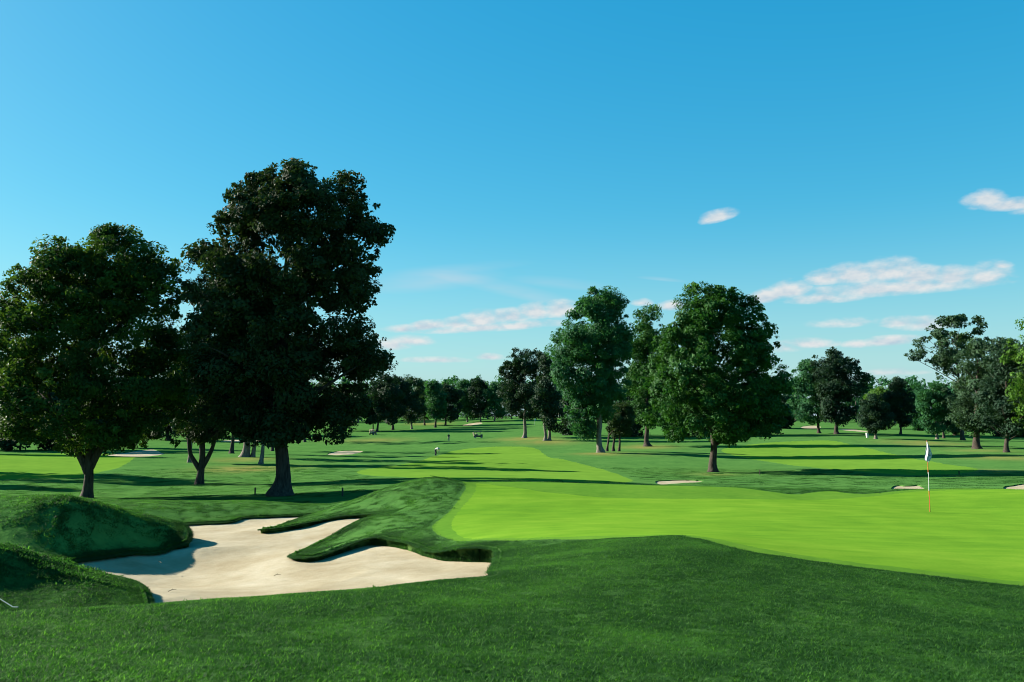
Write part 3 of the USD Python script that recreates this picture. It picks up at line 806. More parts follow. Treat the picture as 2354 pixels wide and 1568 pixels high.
def tree(key, name, label, base, rows, trunk_px, n_clumps, n_leaves, leaf, look, bark=BARK, depth=0.9, gap=0.36, gap_scale=2.4, r0=0.9, seed=1, stems=None, flare=1.7, limbs=14, group=None, place=None, lean=0.0, up=0.5, low=None, forks=()):
    """base: where the trunk stands in the picture; rows: (picture y, left x, right x) of the crown; all turned into metres at the tree's own distance."""
    rng = np.random.default_rng(seed)
    if place is None:
        x0, y0 = raycast([base[0]], [base[1]])[0]
    else:
        x0, y0 = place
    z0 = float(ground(x0, y0))
    loc = np.array([x0, y0, z0])
    if place is None:
        R = np.array(rows, float)
        dxl, dz = direction(R[:, 1], R[:, 0])
        dxr, _ = direction(R[:, 2], R[:, 0])
        local = np.stack([EYE + dz * y0 - z0, dxl * y0 - x0, dxr * y0 - x0], 1)
        scale = y0 / F
    else:
        local, scale = np.array(rows, float), 0.05
    c, r = crown_clumps(rng, local, n_clumps, r0, depth, gap, gap_scale, seed)
    top = local[:, 0].max()
    bottom = local[:, 0].min()
    rt = trunk_px * scale / 2
    t = thing(name, label, 'tree', loc, group=group)
    parts = []
    mid = np.array([(local[:, 1].mean() + local[:, 2].mean()) / 2, 0, 0])
    fork = low if low is not None else bottom + 0.12 * (top - bottom)
    if stems is None:
        stems = [(0.0, 0.0, rt, mid[0] * 0.4 + lean)]
    for k, (sx, sy, sr, tx) in enumerate(stems):
        hgt = bottom + 0.8 * (top - bottom)
        zs = np.concatenate([[-0.35, 0.0, 0.12, 0.28, 0.5, 0.8, 1.2], np.linspace(1.2, hgt, 14)[1:]]) if hgt > 2 else np.linspace(-0.2, hgt, 8)
        s = np.clip(zs / hgt, 0, 1)
        p = np.stack([sx + (tx - sx) * s ** 1.2 + 0.25 * sr * np.sin(zs * 1.3 + seed + k), sy + 0.2 * sr * np.cos(zs * 1.1 + seed), zs], 1)
        rad = sr * (1 - 0.82 * s ** 0.8) * (1 + (flare - 1) * np.exp(-np.maximum(zs, 0) / (0.5 * sr + 0.25)))
        parts.append(tube(p, rad, 14, 0.35, seed + k))
        # limbs run from the stem to leaf clumps
        far = rng.choice(len(c), min(limbs, len(c)), replace=False)
        for j in far:
            zt = np.clip(c[j, 2] - 0.55 * np.hypot(c[j, 0] - tx * 0.5, c[j, 1]) - 0.6, fork * 0.85, hgt * 0.95)
            a = np.array([np.interp(zt, zs, p[:, 0]), np.interp(zt, zs, p[:, 1]), zt])
            ra = np.interp(zt, zs, rad) * 0.5
            parts.append(limb(a, c[j], ra, 0.025 + 0.02 * ra, rng, sag=0.06))
    for fk in forks:
        q_ = np.array([u[:3] for u in fk], float)
        s_ = np.linspace(0, len(fk) - 1, 5 * len(fk))
        i_ = np.arange(len(fk))
        pts = np.column_stack([np.interp(s_, i_, q_[:, k]) for k in range(3)])
        for _ in range(3):
            pts[1:-1] = (pts[:-2] + 2 * pts[1:-1] + pts[2:]) / 4
        parts.append(tube(pts, np.interp(s_, i_, [u[3] for u in fk]), 12, 0.2, seed + 9))
    obj('trunk', join(parts), bark, t, smooth=True)
    obj('crown', leaves(rng, c, r, n_leaves, leaf, up), LEAF[look], t)
    TREES[key] = loc
    return t


T3_ROWS = [(371, 640, 700), (391, 629, 739), (407, 575, 815), (446, 530, 848), (502, 492, 880), (540, 494, 902), (573, 450, 888), (601, 424, 877), (645, 422, 883), (680, 424, 876), (717, 428, 862), (745, 425, 880), (790, 425, 900), (815, 430, 902), (845, 435, 888), (868, 440, 862), (900, 445, 852), (943, 450, 852), (970, 470, 846), (992, 510, 812), (1004, 560, 760)]
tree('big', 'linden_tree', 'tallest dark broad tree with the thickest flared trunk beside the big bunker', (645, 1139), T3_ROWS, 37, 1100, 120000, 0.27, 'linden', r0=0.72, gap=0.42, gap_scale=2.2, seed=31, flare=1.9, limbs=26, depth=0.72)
T1_ROWS = [(514, 256, 272), (530, 226, 300), (552, 196, 345), (572, 88, 398), (600, 70, 408), (640, 58, 414), (680, 24, 426), (720, -4, 434), (760, -16, 440), (800, -22, 442), (850, -34, 445), (900, -42, 445), (950, -34, 432), (985, -30, 415), (1008, 10, 395), (1028, 120, 330)]
tree('maple', 'maple_tree', 'leftmost large leafy tree with forked slim trunk and yellow green top leaves', (199, 1143), T1_ROWS, 20, 900, 106000, 0.26, 'maple', r0=0.74, gap=0.32, gap_scale=2.0, seed=12, stems=[(0, 0, 0.30, 0.3)], flare=1.5, limbs=22, depth=0.85, low=4.2, forks=[[(0, 0, 1.6, 0.26), (-0.3, 0, 2.3, 0.26), (-0.8, -0.1, 3.2, 0.21), (-1.5, -0.1, 4.3, 0.16), (-2.8, 0, 6.6, 0.09)], [(0.02, 0, 1.7, 0.26), (0.3, 0.05, 2.4, 0.26), (0.8, 0.1, 3.3, 0.22), (1.4, 0.1, 4.3, 0.16), (2.6, 0.1, 6.6, 0.09)]])
tree('forked', 'forked_tree', 'dark tree with trunk split in a wide fork between the two largest trees', (460, 1112), [(640, 440, 560), (700, 410, 640), (780, 400, 650), (850, 395, 660), (930, 385, 660), (975, 400, 640), (998, 420, 600), (1006, 440, 520)], 20, 240, 44000, 0.30, 'linden', r0=0.95, seed=5, stems=[(0, 0, 0.31, 0.3)], flare=1.4, limbs=16, low=4.0, forks=[[(0, 0, 1.1, 0.22), (-0.45, 0, 1.75, 0.21), (-0.9, -0.1, 2.5, 0.18), (-1.05, -0.1, 3.7, 0.16), (-1.2, 0, 6.0, 0.1)], [(0.05, 0, 1.2, 0.2), (0.45, 0.05, 2.0, 0.19), (0.85, 0.1, 2.9, 0.17), (1.1, 0.1, 3.8, 0.15), (1.9, 0.1, 6.2, 0.09)]])
# trees beyond, half hidden by the large ones
for key, lab, base, rows, tp, look, bark, sd, ln in [
    ('b1', 'slim pale trunked tree seen through the fork of the split tree', (437, 1062), [(850, 400, 470), (920, 380, 500), (985, 400, 480), (1000, 420, 460)], 11, 'dark', PALE_BARK, 41, 0.2),
    ('b2', 'dark straight trunked tree left of the stump rooted pair', (533, 1043), [(800, 490, 580), (860, 450, 620), (930, 450, 620), (980, 470, 600), (1002, 510, 560)], 12, 'dark', BARK, 42, 0.2),
    ('b3', 'broad rooted tree with two leaning stems beyond the thickest trunk', (564, 1051), [(770, 560, 640), (830, 510, 680), (900, 500, 700), (960, 505, 690), (1002, 540, 650)], 20, 'linden', PALE_BARK, 43, 0.5),
    ('b4', 'slim leaning tree with sunlit edge just left of the thickest trunk', (599, 1067), [(770, 590, 680), (840, 550, 720), (910, 545, 725), (970, 560, 710), (1000, 590, 670)], 12, 'dark', PALE_BARK, 44, 1.2),
    ('b5', 'small far trunk touching the left side of the thickest trunk', (625, 1037), [(790, 590, 680), (860, 560, 710), (930, 560, 710), (995, 590, 670)], 8, 'dark', BARK, 45, 0.1),
    ('b6', 'thin far tree whose trunk shows just right of the thickest trunk', (700, 1016), [(800, 660, 750), (860, 620, 785), (930, 620, 790), (990, 660, 740)], 7, 'dark', BARK, 46, 0.1)]:
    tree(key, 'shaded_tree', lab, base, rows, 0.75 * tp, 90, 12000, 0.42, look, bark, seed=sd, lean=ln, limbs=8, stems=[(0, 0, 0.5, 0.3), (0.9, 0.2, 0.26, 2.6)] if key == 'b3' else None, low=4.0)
# right of centre
T6_ROWS = [(657, 1606, 1627), (669, 1566, 1685), (682, 1573, 1728), (702, 1560, 1750), (726, 1550, 1752), (743, 1530, 1765), (760, 1519, 1781), (783, 1500, 1786), (807, 1492, 1786), (834, 1490, 1795), (857, 1466, 1812), (874, 1467, 1794), (895, 1468, 1818), (915, 1484, 1820), (945, 1482, 1815), (962, 1482, 1806), (982, 1500, 1808), (999, 1530, 1795), (1006, 1580, 1700)]
tree('round', 'broad_maple_tree', 'big round leafy tree with short dark trunk right of the picture centre', (1640, 1085), T6_ROWS, 17, 800, 82000, 0.36, 'green', r0=0.85, gap=0.32, gap_scale=2.6, seed=61, flare=1.6, limbs=24, low=3.2)
T5_ROWS = [(669, 1352, 1366), (680, 1345, 1436), (692, 1341, 1446), (709, 1312, 1445), (729, 1300, 1446), (760, 1274, 1452), (793, 1266, 1455), (827, 1261, 1455), (861, 1264, 1450), (895, 1278, 1440), (928, 1300, 1440), (950, 1293, 1425), (972, 1310, 1392), (992, 1318, 1368), (1003, 1322, 1340)]
tree('elm', 'elm_tree', 'tall tree with light grey trunk and teal green drooping left side', (1378, 1040), T5_ROWS, 14, 400, 62000, 0.42, 'teal', PALE_BARK, r0=1.3, gap=0.38, gap_scale=3.4, seed=71, flare=1.7, limbs=22, low=8.0)
tree('elm2', 'elm_tree', 'tree with wide root flare standing behind and between the two tall sunlit trees', (1487, 1026), [(712, 1484, 1514), (720, 1453, 1532), (736, 1449, 1536), (776, 1446, 1525), (827, 1440, 1545), (895, 1430, 1550), (945, 1440, 1545), (979, 1450, 1520), (997, 1470, 1505)], 11, 220, 30000, 0.45, 'green', r0=1.4, gap=0.4, gap_scale=3.2, seed=72, flare=2.2, limbs=14, low=5.0)
tree('brown', 'small_tree', 'small brownish green tree on three thin stems beside the grey trunk', (1410, 1038), [(928, 1424, 1446), (945, 1402, 1458), (970, 1390, 1462), (990, 1394, 1450), (1004, 1402, 1436)], 8, 90, 12000, 0.32, 'brown', r0=0.7, seed=73, stems=[(0, 0, 0.24, 0.6), (-0.95, 0.6, 0.21, -0.2), (0.85, -0.5, 0.22, 1.2)], limbs=6, gap=0.3, flare=1.4)
tree('dark4', 'dark_tree', 'dark round topped tree on a bare straight trunk left of the tall elm', (1206, 1006), [(795, 1190, 1238), (805, 1172, 1258), (830, 1156, 1263), (850, 1141, 1263), (880, 1148, 1262), (910, 1145, 1260), (940, 1160, 1256), (957, 1168, 1245)], 8.5, 220, 26000, 0.48, 'dark', PALE_BARK, r0=1.3, gap=0.42, gap_scale=3.4, seed=81, limbs=14, low=5.0)
tree('twin4', 'dark_tree', 'dark tree on two crossing pale stems at the edge of the tall elm', (1253, 1013), [(815, 1246, 1268), (840, 1238, 1275), (880, 1228, 1284), (920, 1218, 1292), (950, 1228, 1296), (972, 1244, 1296), (984, 1262, 1284)], 10, 150, 15000, 0.48, 'dark', PALE_BARK, r0=1.1, gap=0.36, seed=82, stems=[(0, 0, 0.34, -0.3), (0.8, 0.3, 0.31, 2.8)], limbs=9, low=4.5)
# right hand group
tree('r7a', 'oak_tree', 'spreading tree on thin trunk, left one of the touching pair beyond the far bunker', (1882, 996), [(836, 1840, 1872), (848, 1824, 1890), (870, 1817, 1905), (900, 1814, 1910), (940, 1816, 1905), (965, 1824, 1895), (974, 1840, 1880)], 6.5, 140, 15000, 0.5, 'teal', r0=1.3, gap=0.38, gap_scale=3.0, seed=91, limbs=10)
tree('r7b', 'oak_tree', 'tallest spreading tree with stout trunk, right one of the touching pair', (1923, 998), [(808, 1893, 1926), (818, 1872, 1943), (830, 1862, 1958), (843, 1860, 1978), (862, 1862, 1991), (889, 1870, 1993), (915, 1880, 1978), (942, 1885, 1968), (962, 1890, 1955), (972, 1900, 1940)], 9, 220, 24000, 0.5, 'dark', r0=1.3, gap=0.40, gap_scale=3.2, seed=92, limbs=14)
tree('r8', 'small_dark_tree', 'low dark spreading tree standing just right of the white bin', (2013, 1009), [(908, 2000, 2030), (918, 1986, 2038), (930, 1978, 2045), (958, 1974, 2048), (979, 1978, 2044), (987, 1995, 2025)], 6, 90, 13000, 0.36, 'dark', PALE_BARK, r0=0.9, gap=0.25, seed=93, limbs=7)
tree('r9', 'dome_tree', 'smooth dark dome shaped tree between the small tree and the flag', (2070, 999), [(870, 2056, 2074), (882, 2042, 2088), (909, 2031, 2101), (942, 2029, 2106), (966, 2037, 2102), (977, 2050, 2090)], 5, 150, 20000, 0.38, 'dark', r0=0.9, gap=0.15, seed=94, limbs=6)
tree('r10a', 'slim_tree', 'green tree on pale slim trunk directly behind the flag', (2153, 1010), [(876, 2136, 2152), (889, 2112, 2172), (926, 2106, 2180), (959, 2108, 2178), (976, 2120, 2168), (986, 2135, 2155)], 5.5, 110, 13000, 0.38, 'teal', PALE_BARK, r0=1.0, gap=0.33, seed=95, limbs=7)
tree('r10b', 'slim_tree', 'second slim tree close behind to the right of the one behind the flag', (2168, 1007), [(893, 2160, 2180), (920, 2150, 2190), (955, 2150, 2190), (978, 2158, 2182)], 5, 70, 7000, 0.4, 'dark', r0=0.9, gap=0.3, seed=96, limbs=6)
tree('airy', 'airy_tree', 'tall airy grey green tree with bare limbs reaching to the upper left', (2212, 1012), [(733, 2172, 2248), (747, 2130, 2262), (774, 2104, 2268), (801, 2092, 2262), (816, 2084, 2245), (841, 2146, 2250), (862, 2148, 2245), (882, 2165, 2238), (942, 2165, 2235), (980, 2180, 2230)], 9, 190, 15000, 0.5, 'grey', r0=1.0, gap=0.5, gap_scale=3.6, seed=97, limbs=34, low=5.0)
tree('r11', 'dense_tree', 'wide dense dark tree with stout brown trunk right of the flag', (2245, 1031), [(784, 2284, 2322), (794, 2215, 2331), (824, 2194, 2350), (875, 2196, 2354), (926, 2197, 2350), (959, 2184, 2338), (983, 2200, 2286), (995, 2226, 2266)], 15, 300, 34000, 0.42, 'grey', r0=1.2, gap=0.3, seed=98, flare=1.7, limbs=14, low=3.0)
tree('r12', 'dense_tree', 'dark spreading tree at the right edge whose limbs fork low over its trunk', (2314, 1039), [(800, 2295, 2360), (830, 2272, 2395), (880, 2262, 2418), (930, 2256, 2420), (970, 2260, 2405), (990, 2272, 2388), (1002, 2288, 2352)], 10, 240, 28000, 0.40, 'dark', r0=1.1, gap=0.3, seed=99, flare=1.7, limbs=16, low=1.8)
tree('r13', 'light_tree', 'bright yellow green foliage cut by the right edge of the picture', (2440, 1040), [(728, 2345, 2480), (770, 2336, 2520), (800, 2314, 2540), (850, 2312, 2545), (900, 2320, 2545), (960, 2330, 2525), (1000, 2360, 2500)], 16, 220, 18000, 0.42, 'light', r0=1.1, gap=0.42, seed=100, limbs=12)
tree('far_dome', 'far_tree', 'far pale green domed treetop just left of the dark dome tree', (2008, 986), [(892, 2012, 2028), (899, 1998, 2042), (915, 1988, 2054), (950, 1986, 2056), (975, 1996, 2046)], 7, 110, 10000, 0.55, 'light', r0=1.5, gap=0.2, seed=101, limbs=4)
# the treeline at the middle
for i, (lab, base, rows, tp, look, bark) in enumerate([
    ('dark tree on a straight trunk nearest the big dark tree in the central treeline', (867, 992), [(862, 880, 902), (874, 864, 914), (900, 856, 918), (940, 856, 914), (968, 864, 900)], 8, 'dark', BARK),
    ('thin trunked dark tree at the left end of the central treeline', (857, 990), [(895, 848, 870), (920, 838, 878), (955, 838, 876), (970, 848, 866)], 5, 'dark', BARK),
    ('dark tree with broad trunk, second in height in the central treeline', (902, 988), [(865, 908, 924), (878, 900, 930), (905, 890, 932), (945, 888, 928), (968, 896, 918)], 9, 'dark', BARK),
    ('airy grey green forked tree in the central treeline', (946, 986), [(868, 932, 948), (880, 926, 960), (905, 922, 972), (940, 924, 972), (962, 936, 958)], 7, 'grey', PALE_BARK),
    ('paler leafy tree right of the forked tree in the treeline', (976, 978), [(880, 966, 982), (895, 958, 990), (930, 956, 994), (962, 964, 986)], 6, 'grey', BARK),
    ('tree on a thick straight trunk below the round treetop', (1001, 983), [(883, 990, 1002), (900, 984, 1014), (930, 982, 1020), (958, 990, 1012)], 8, 'teal', BARK),
    ('round topped dark tree standing out of the central treeline', (1024, 979), [(886, 1018, 1040), (893, 1006, 1052), (910, 1002, 1056), (945, 1004, 1054), (962, 1014, 1042)], 7, 'dark', BARK),
    ('bushy green tree behind the tiny far bunker', (1074, 970), [(878, 1066, 1078), (890, 1054, 1088), (920, 1050, 1092), (950, 1056, 1088), (960, 1064, 1080)], 5, 'teal', PALE_BARK),
    ('green tree just right of the tiny far bunker', (1104, 970), [(880, 1096, 1110), (892, 1086, 1120), (925, 1084, 1124), (958, 1092, 1116)], 5, 'dark', PALE_BARK),
    ('last green tree of the central treeline before the bare trunk', (1136, 969), [(878, 1128, 1146), (892, 1116, 1158), (925, 1112, 1164), (956, 1122, 1152)], 5, 'teal', PALE_BARK)]):
    rows = [(a, b - 8, c + 8) for a, b, c in rows]
    tree(f'c{i}', 'treeline_tree', lab, base, rows, 0.62 * tp, 100, 9000, 0.62, look, bark, r0=1.5, gap=0.3, gap_scale=4.0, seed=200 + i, limbs=6)
# behind the leftmost tree
for i, (lab, bx, by, top, half) in enumerate([
    ('dark far tree at the very left edge beyond the bright fairway', 20, 1037, 880, 70), ('dark far tree low behind the left side of the leftmost trunk', 125, 1036, 870, 62),
    ('dark far tree behind the leftmost trunk', 215, 1034, 875, 58), ('dark far tree above the spurred pale bunker', 300, 1030, 880, 52), ('dark far tree between the leftmost trunk and the forked tree', 385, 1012, 885, 48),
    ('dark far tree behind the stump rooted pair', 490, 1006, 890, 50), ('dark far tree low behind the thickest trunk', 610, 1000, 890, 50), ('dark far tree showing under the right side of the tallest crown', 790, 990, 880, 48)]):
    h = by - top
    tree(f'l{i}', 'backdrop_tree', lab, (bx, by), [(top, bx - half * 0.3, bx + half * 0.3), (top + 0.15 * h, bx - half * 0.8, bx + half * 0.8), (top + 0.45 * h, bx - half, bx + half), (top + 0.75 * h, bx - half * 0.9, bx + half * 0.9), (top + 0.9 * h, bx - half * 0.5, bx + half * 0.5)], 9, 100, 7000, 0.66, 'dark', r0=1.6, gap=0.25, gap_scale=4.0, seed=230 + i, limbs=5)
# between and behind the right hand groups
for i, (lab, bx, by, top, half, look) in enumerate([
    ('dark far tree in the gap under the right side of the round tree', 1790, 985, 905, 40, 'dark'), ('far dark tree behind the round tree trunk', 1560, 1004, 880, 48, 'dark'), ('far dark tree filling the right of the round tree trunk', 1700, 1000, 880, 55, 'dark'),
    ('far tree behind the grey trunked elm', 1320, 1000, 895, 40, 'dark'), ('far low dark tree between the grey trunk and the root flared tree', 1450, 1004, 900, 46, 'dark'), ('far low dark tree just left of the round tree trunk', 1620, 1003, 890, 50, 'dark'), ('far low dark tree behind the right edge of the round tree', 1765, 1000, 885, 48, 'dark'), ('low far tree between the dome tree and the slim trees', 2108, 990, 882, 26, 'teal'), ('far bushy tree between the slim trees and the dense tree', 2196, 1000, 890, 34, 'teal'), ('far dark tree low behind the dense right hand trees', 2330, 1004, 900, 60, 'dark')]):
    h = by - top
    tree(f'q{i}', 'backdrop_tree', lab, (bx, by), [(top, bx - half * 0.3, bx + half * 0.3), (top + 0.15 * h, bx - half * 0.8, bx + half * 0.8), (top + 0.45 * h, bx - half, bx + half), (top + 0.75 * h, bx - half * 0.9, bx + half * 0.9), (top + 0.97 * h, bx - half * 0.7, bx + half * 0.7)], 8, 100, 7500, 0.6, look, r0=1.4, gap=0.25, gap_scale=4.0, seed=260 + i, limbs=5)
# trees outside the frame on the left, whose shadows lie across the grass
for i, (x, y, h, w) in enumerate([(-66, 84.5, 19, 6.0), (-59, 70.5, 13, 3.0), (-85, 122, 19, 3.0), (-104, 146, 20, 5.0)]):
    tree(f'o{i}', 'roadside_tree', f'{["broad", "small", "slender", "tall"][i]} tree out of the picture beyond its left edge', None, [(h, -w * 0.3, w * 0.3), (h * 0.85, -w * 0.8, w * 0.8), (h * 0.6, -w, w), (h * 0.35, -w * 0.85, w * 0.85), (h * 0.2, -w * 0.4, w * 0.4)], 16, 110, 8000, 0.6, 'dark', r0=1.3, seed=290 + i, place=(x, y), gap=0.25, limbs=6)


def distant_wood():
    """The wood that closes the view: one far mass of crowns."""
    rng = np.random.default_rng(400)
    C, Rd = [], []
    trunks = []
    for th in np.arange(-0.62, 0.62, 0.0115):
        for row in range(2):
            d = 315 + row * 28 + rng.random() * 18
            a = th + rng.normal() * 0.004
            x, y = d * math.sin(a), d * math.cos(a)
            h = (13.5 + 4.5 * rng.random()) + (2.0 if row else 0)
            z = float(grass_surface(x, y))
            w = 4.5 + 2.0 * rng.random()
            k = 26
            zz = rng.random(k) ** 0.8
            q = rng.normal(size=(k, 3))
            q /= np.linalg.norm(q, axis=1, keepdims=True)
            prof = np.sqrt(np.clip(1 - (2 * zz - 0.9) ** 2, 0.05, 1))
            C.append(np.stack([x + q[:, 0] * w * prof, y + q[:, 1] * w * prof, z + h * (0.06 + 0.86 * zz)], 1))
            Rd.append(1.3 + 0.9 * rng.random(k))
            trunks.append(tube(np.array([[x, y, z - 2], [x, y, z + h * 0.6]]), [0.28, 0.18], 5))
    C, Rd = np.vstack(C), np.concatenate(Rd)
    w = obj('distant_wood', leaves(rng, C, Rd, 66000, 1.35, 0.5), LEAF['teal'])
    tag(w, 'far wood of dark bluish trees closing the view along the horizon', 'wood', kind='stuff')
    w = obj('distant_wood_trunks', join(trunks), PALE_BARK)
    tag(w, 'thin pale trunks showing under the far wood along the horizon', 'trunks', kind='stuff')


distant_wood()


# ------------------------------------------------------------------ grass blades
def blade_material(name='grass_blade', stops=None):
    n = {'g': ('geometry', {}),
         'big': ('noise_texture', {'scale': 0.7, 'detail': 3.0, 'roughness': 0.6}),
         'patch': ('noise_texture', {'scale': 18.0, 'detail': 3.0, 'roughness': 0.7}),
         'm1': ('mix', {'fac': 0.4}), 'm2': ('mix', {'fac': 0.5}),
         'r': ('rgb_ramp', {'ramp': stops or [(0.24, (0.014, 0.055, 0.014)), (0.42, (0.075, 0.225, 0.036)), (0.56, (0.230, 0.480, 0.065)), (0.74, (0.560, 0.700, 0.190))]}),
         'p': ('principled_bsdf', {'roughness': 0.7, 'specular_ior_level': 0.10}),
         'tc': ('mix', {'mix_type': 'multiply', 'fac': 1.0, 'color2': (1.4, 1.5, 0.6)}),
         't': ('translucent_bsdf', {}), 'mx': ('mix_closure', {'fac': 0.48})}
    l = [('g.position', 'big.vector'), ('g.position', 'patch.vector'), ('big.fac', 'm1.color1'), ('patch.fac', 'm1.color2'), ('m1.color', 'm2.color1'), ('g.random_per_island', 'm2.color2'),
         ('m2.color', 'r.fac'), ('r.color', 'p.base_color'), ('r.color', 'tc.color1'), ('tc.color', 't.color'), ('p.BSDF', 'mx.closure1'), ('t.BSDF', 'mx.closure2')]
    return usdkit.material(stage, '/World/Looks/' + name, n, l, surface='mx.closure')


M_BLADE = blade_material()
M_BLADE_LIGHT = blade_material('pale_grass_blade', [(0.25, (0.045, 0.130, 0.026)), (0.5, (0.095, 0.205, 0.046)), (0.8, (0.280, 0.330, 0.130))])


def blade_patch(rng, size, count, h, w, droop=0.0):
    b = np.column_stack([(rng.random((count, 2)) - 0.5) * size, np.full(count, -0.022)])
    if droop:
        b[:, 1] *= 0.25
    clump = noise(np.column_stack([b[:, :2] / (size * 0.22), np.zeros(count)]), int(rng.integers(1000)))
    hh = (h[0] + (h[1] - h[0]) * (0.55 * clump + 0.45 * rng.random(count)))[:, None]
    a = rng.random(count) * 2 * np.pi
    lean = (0.25 + 0.6 * rng.random(count))[:, None] * hh * np.column_stack([np.cos(a), np.sin(a), 0 * a])
    if droop:
        lean = lean * 0.6 + np.array([0, droop, 0]) * hh
    side = np.column_stack([-np.sin(a), np.cos(a), 0 * a]) * (w * (0.7 + 0.6 * rng.random(count)))[:, None] * 0.5
    z = np.array([0, 0, 1.0])
    fall = 0.75 * hh * z * (1 if not droop else 0.55)
    tip = b + lean + (fall if not droop else 0.15 * hh * z)
    v = np.stack([b - side, b + side, b + 0.4 * lean + fall * 0.66 - side * 0.75, b + 0.4 * lean + fall * 0.66 + side * 0.75, tip], 1).reshape(-1, 3)
    k = 5 * np.arange(count)[:, None]
    f = np.stack([k + [0, 1, 3], k + [0, 3, 2], k + [2, 3, 4]], 1).reshape(-1, 3)
    return v, f


def scatter_grass():
    rng = np.random.default_rng(500)
    pi = UsdGeom.PointInstancer.Define(stage, '/World/rough_grass')
    tag(pi.GetPrim(), 'blades of dark rough grass covering the foreground slope and mounds', 'grass', kind='stuff')
    protos, pos, idx, quat, scl = [], [], [], [], []
    blocked = [p for (name, _), p in zip(REGIONS, POLYS)]
    union = shapely.union_all(blocked)
    shapely.prepare(union)

    def add_proto(mesh, mat=M_BLADE):
        path = f'/World/rough_grass/tuft_{len(protos):03d}' if protos else '/World/rough_grass/tuft'
        usdkit.mesh(stage, path, mesh, mat, False)
        protos.append(path)
        return len(protos) - 1

    for r0, r1, size, count, h, w, step in [(4.2, 17.0, 0.30, 400, (0.020, 0.062), 0.0085, 0.17), (16.0, 40.0, 0.8, 800, (0.018, 0.050), 0.015, 0.42), (38.0, 95.0, 2.2, 900, (0.02, 0.055), 0.03, 1.6)]:
        ids = [add_proto(blade_patch(rng, size, count, h, w)) for _ in range(4)]
        g = np.arange(-r1, r1, step)
        X, Y = np.meshgrid(g, g[g > 0])
        P = np.column_stack([X.ravel(), Y.ravel()]) + (rng.random((X.size, 2)) - 0.5) * step * 0.7
        r = np.hypot(P[:, 0], P[:, 1])
        th = np.arctan2(P[:, 0], P[:, 1])
        P = P[(r > r0) & (r < r1) & (np.abs(th) < math.radians(35.5))]
        near = shapely.dwithin(union, shapely.points(P), size * 0.42)
        P = P[~near]
        pos.append(P)
        idx.append(rng.choice(ids, len(P)))
        scl.append(0.75 + 0.5 * rng.random(len(P)))
        quat.append(rng.random(len(P)) * 2 * np.pi)
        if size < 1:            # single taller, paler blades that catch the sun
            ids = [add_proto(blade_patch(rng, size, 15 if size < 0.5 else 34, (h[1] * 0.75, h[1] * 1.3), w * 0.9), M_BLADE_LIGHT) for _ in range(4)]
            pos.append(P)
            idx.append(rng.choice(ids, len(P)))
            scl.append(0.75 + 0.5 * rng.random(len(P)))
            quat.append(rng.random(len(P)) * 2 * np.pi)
        # small patches fill in along the edges
        if size < 1:
            ids = [add_proto(blade_patch(rng, size * 0.36, int(count * 0.16), h, w)) for _ in range(3)]
            for (name, ring), poly in zip(REGIONS, POLYS):
                if name not in ('sand', 'fringe'):
                    continue
                for off in np.arange(0.18, 1.3, 0.30) * size * 0.36 / 0.36:
                    line = poly.buffer(off * 0.45 + 0.02).exterior
                    c = shapely.get_coordinates(shapely.segmentize(line, size * 0.28))
                    c = c + (rng.random(c.shape) - 0.5) * size * 0.1
                    r = np.hypot(c[:, 0], c[:, 1])
                    c = c[(r > r0) & (r < r1) & (c[:, 1] > 0) & (np.abs(np.arctan2(c[:, 0], c[:, 1])) < math.radians(35.5))]
                    c = c[~shapely.contains_xy(union, c[:, 0], c[:, 1])]
                    pos.append(c)
                    idx.append(rng.choice(ids, len(c)))
                    scl.append(0.8 + 0.4 * rng.random(len(c)))
                    quat.append(rng.random(len(c)) * 2 * np.pi)
    # grass hanging over the bunker's edge
    ids = [add_proto(blade_patch(rng, 0.18, 90, (0.07, 0.15), 0.008, droop=0.8)) for _ in range(4)]
    poly = POLYS[[r[0] for r in REGIONS].index('sand')].buffer(-0.09)
    ring = shapely.get_coordinates(shapely.segmentize(poly.exterior, 0.045))
    t = np.roll(ring, -1, 0) - np.roll(ring, 1, 0)
    nrm = np.stack([-t[:, 1], t[:, 0]], 1)
    nrm /= np.maximum(np.linalg.norm(nrm, axis=1, keepdims=True), 1e-9)
    inside = shapely.contains_xy(poly, *(ring + nrm * 0.03).T)
    nrm[~inside] *= -1
    pos.append(ring - nrm * 0.025)
    idx.append(rng.choice(ids, len(ring)))
    scl.append(0.7 + 0.7 * rng.random(len(ring)))
    quat.append(np.arctan2(-nrm[:, 0], nrm[:, 1]))
    ids = [add_proto(blade_patch(rng, 0.16, 60, (0.03, 0.07), 0.009)) for _ in range(3)]
    for o in (0.01, 0.06, 0.11, 0.16, 0.22):
        pos.append(ring - nrm * o + (rng.random(ring.shape) - 0.5) * 0.04)
        idx.append(rng.choice(ids, len(ring)))
        scl.append(0.7 + 0.6 * rng.random(len(ring)))
        quat.append(rng.random(len(ring)) * 2 * np.pi)
    # and grass growing out of the face below it
    own = sum(len(q) for q in pos)
    ids = [add_proto(blade_patch(rng, 0.13, 60, (0.03, 0.075), 0.009)) for _ in range(3)]
    own_up, own_z = [], []
    zg_ = ground(ring[:, 0], ring[:, 1])
    hg_ = zg_ - np.minimum(sand_surface(ring[:, 0], ring[:, 1]), zg_ - 0.06)
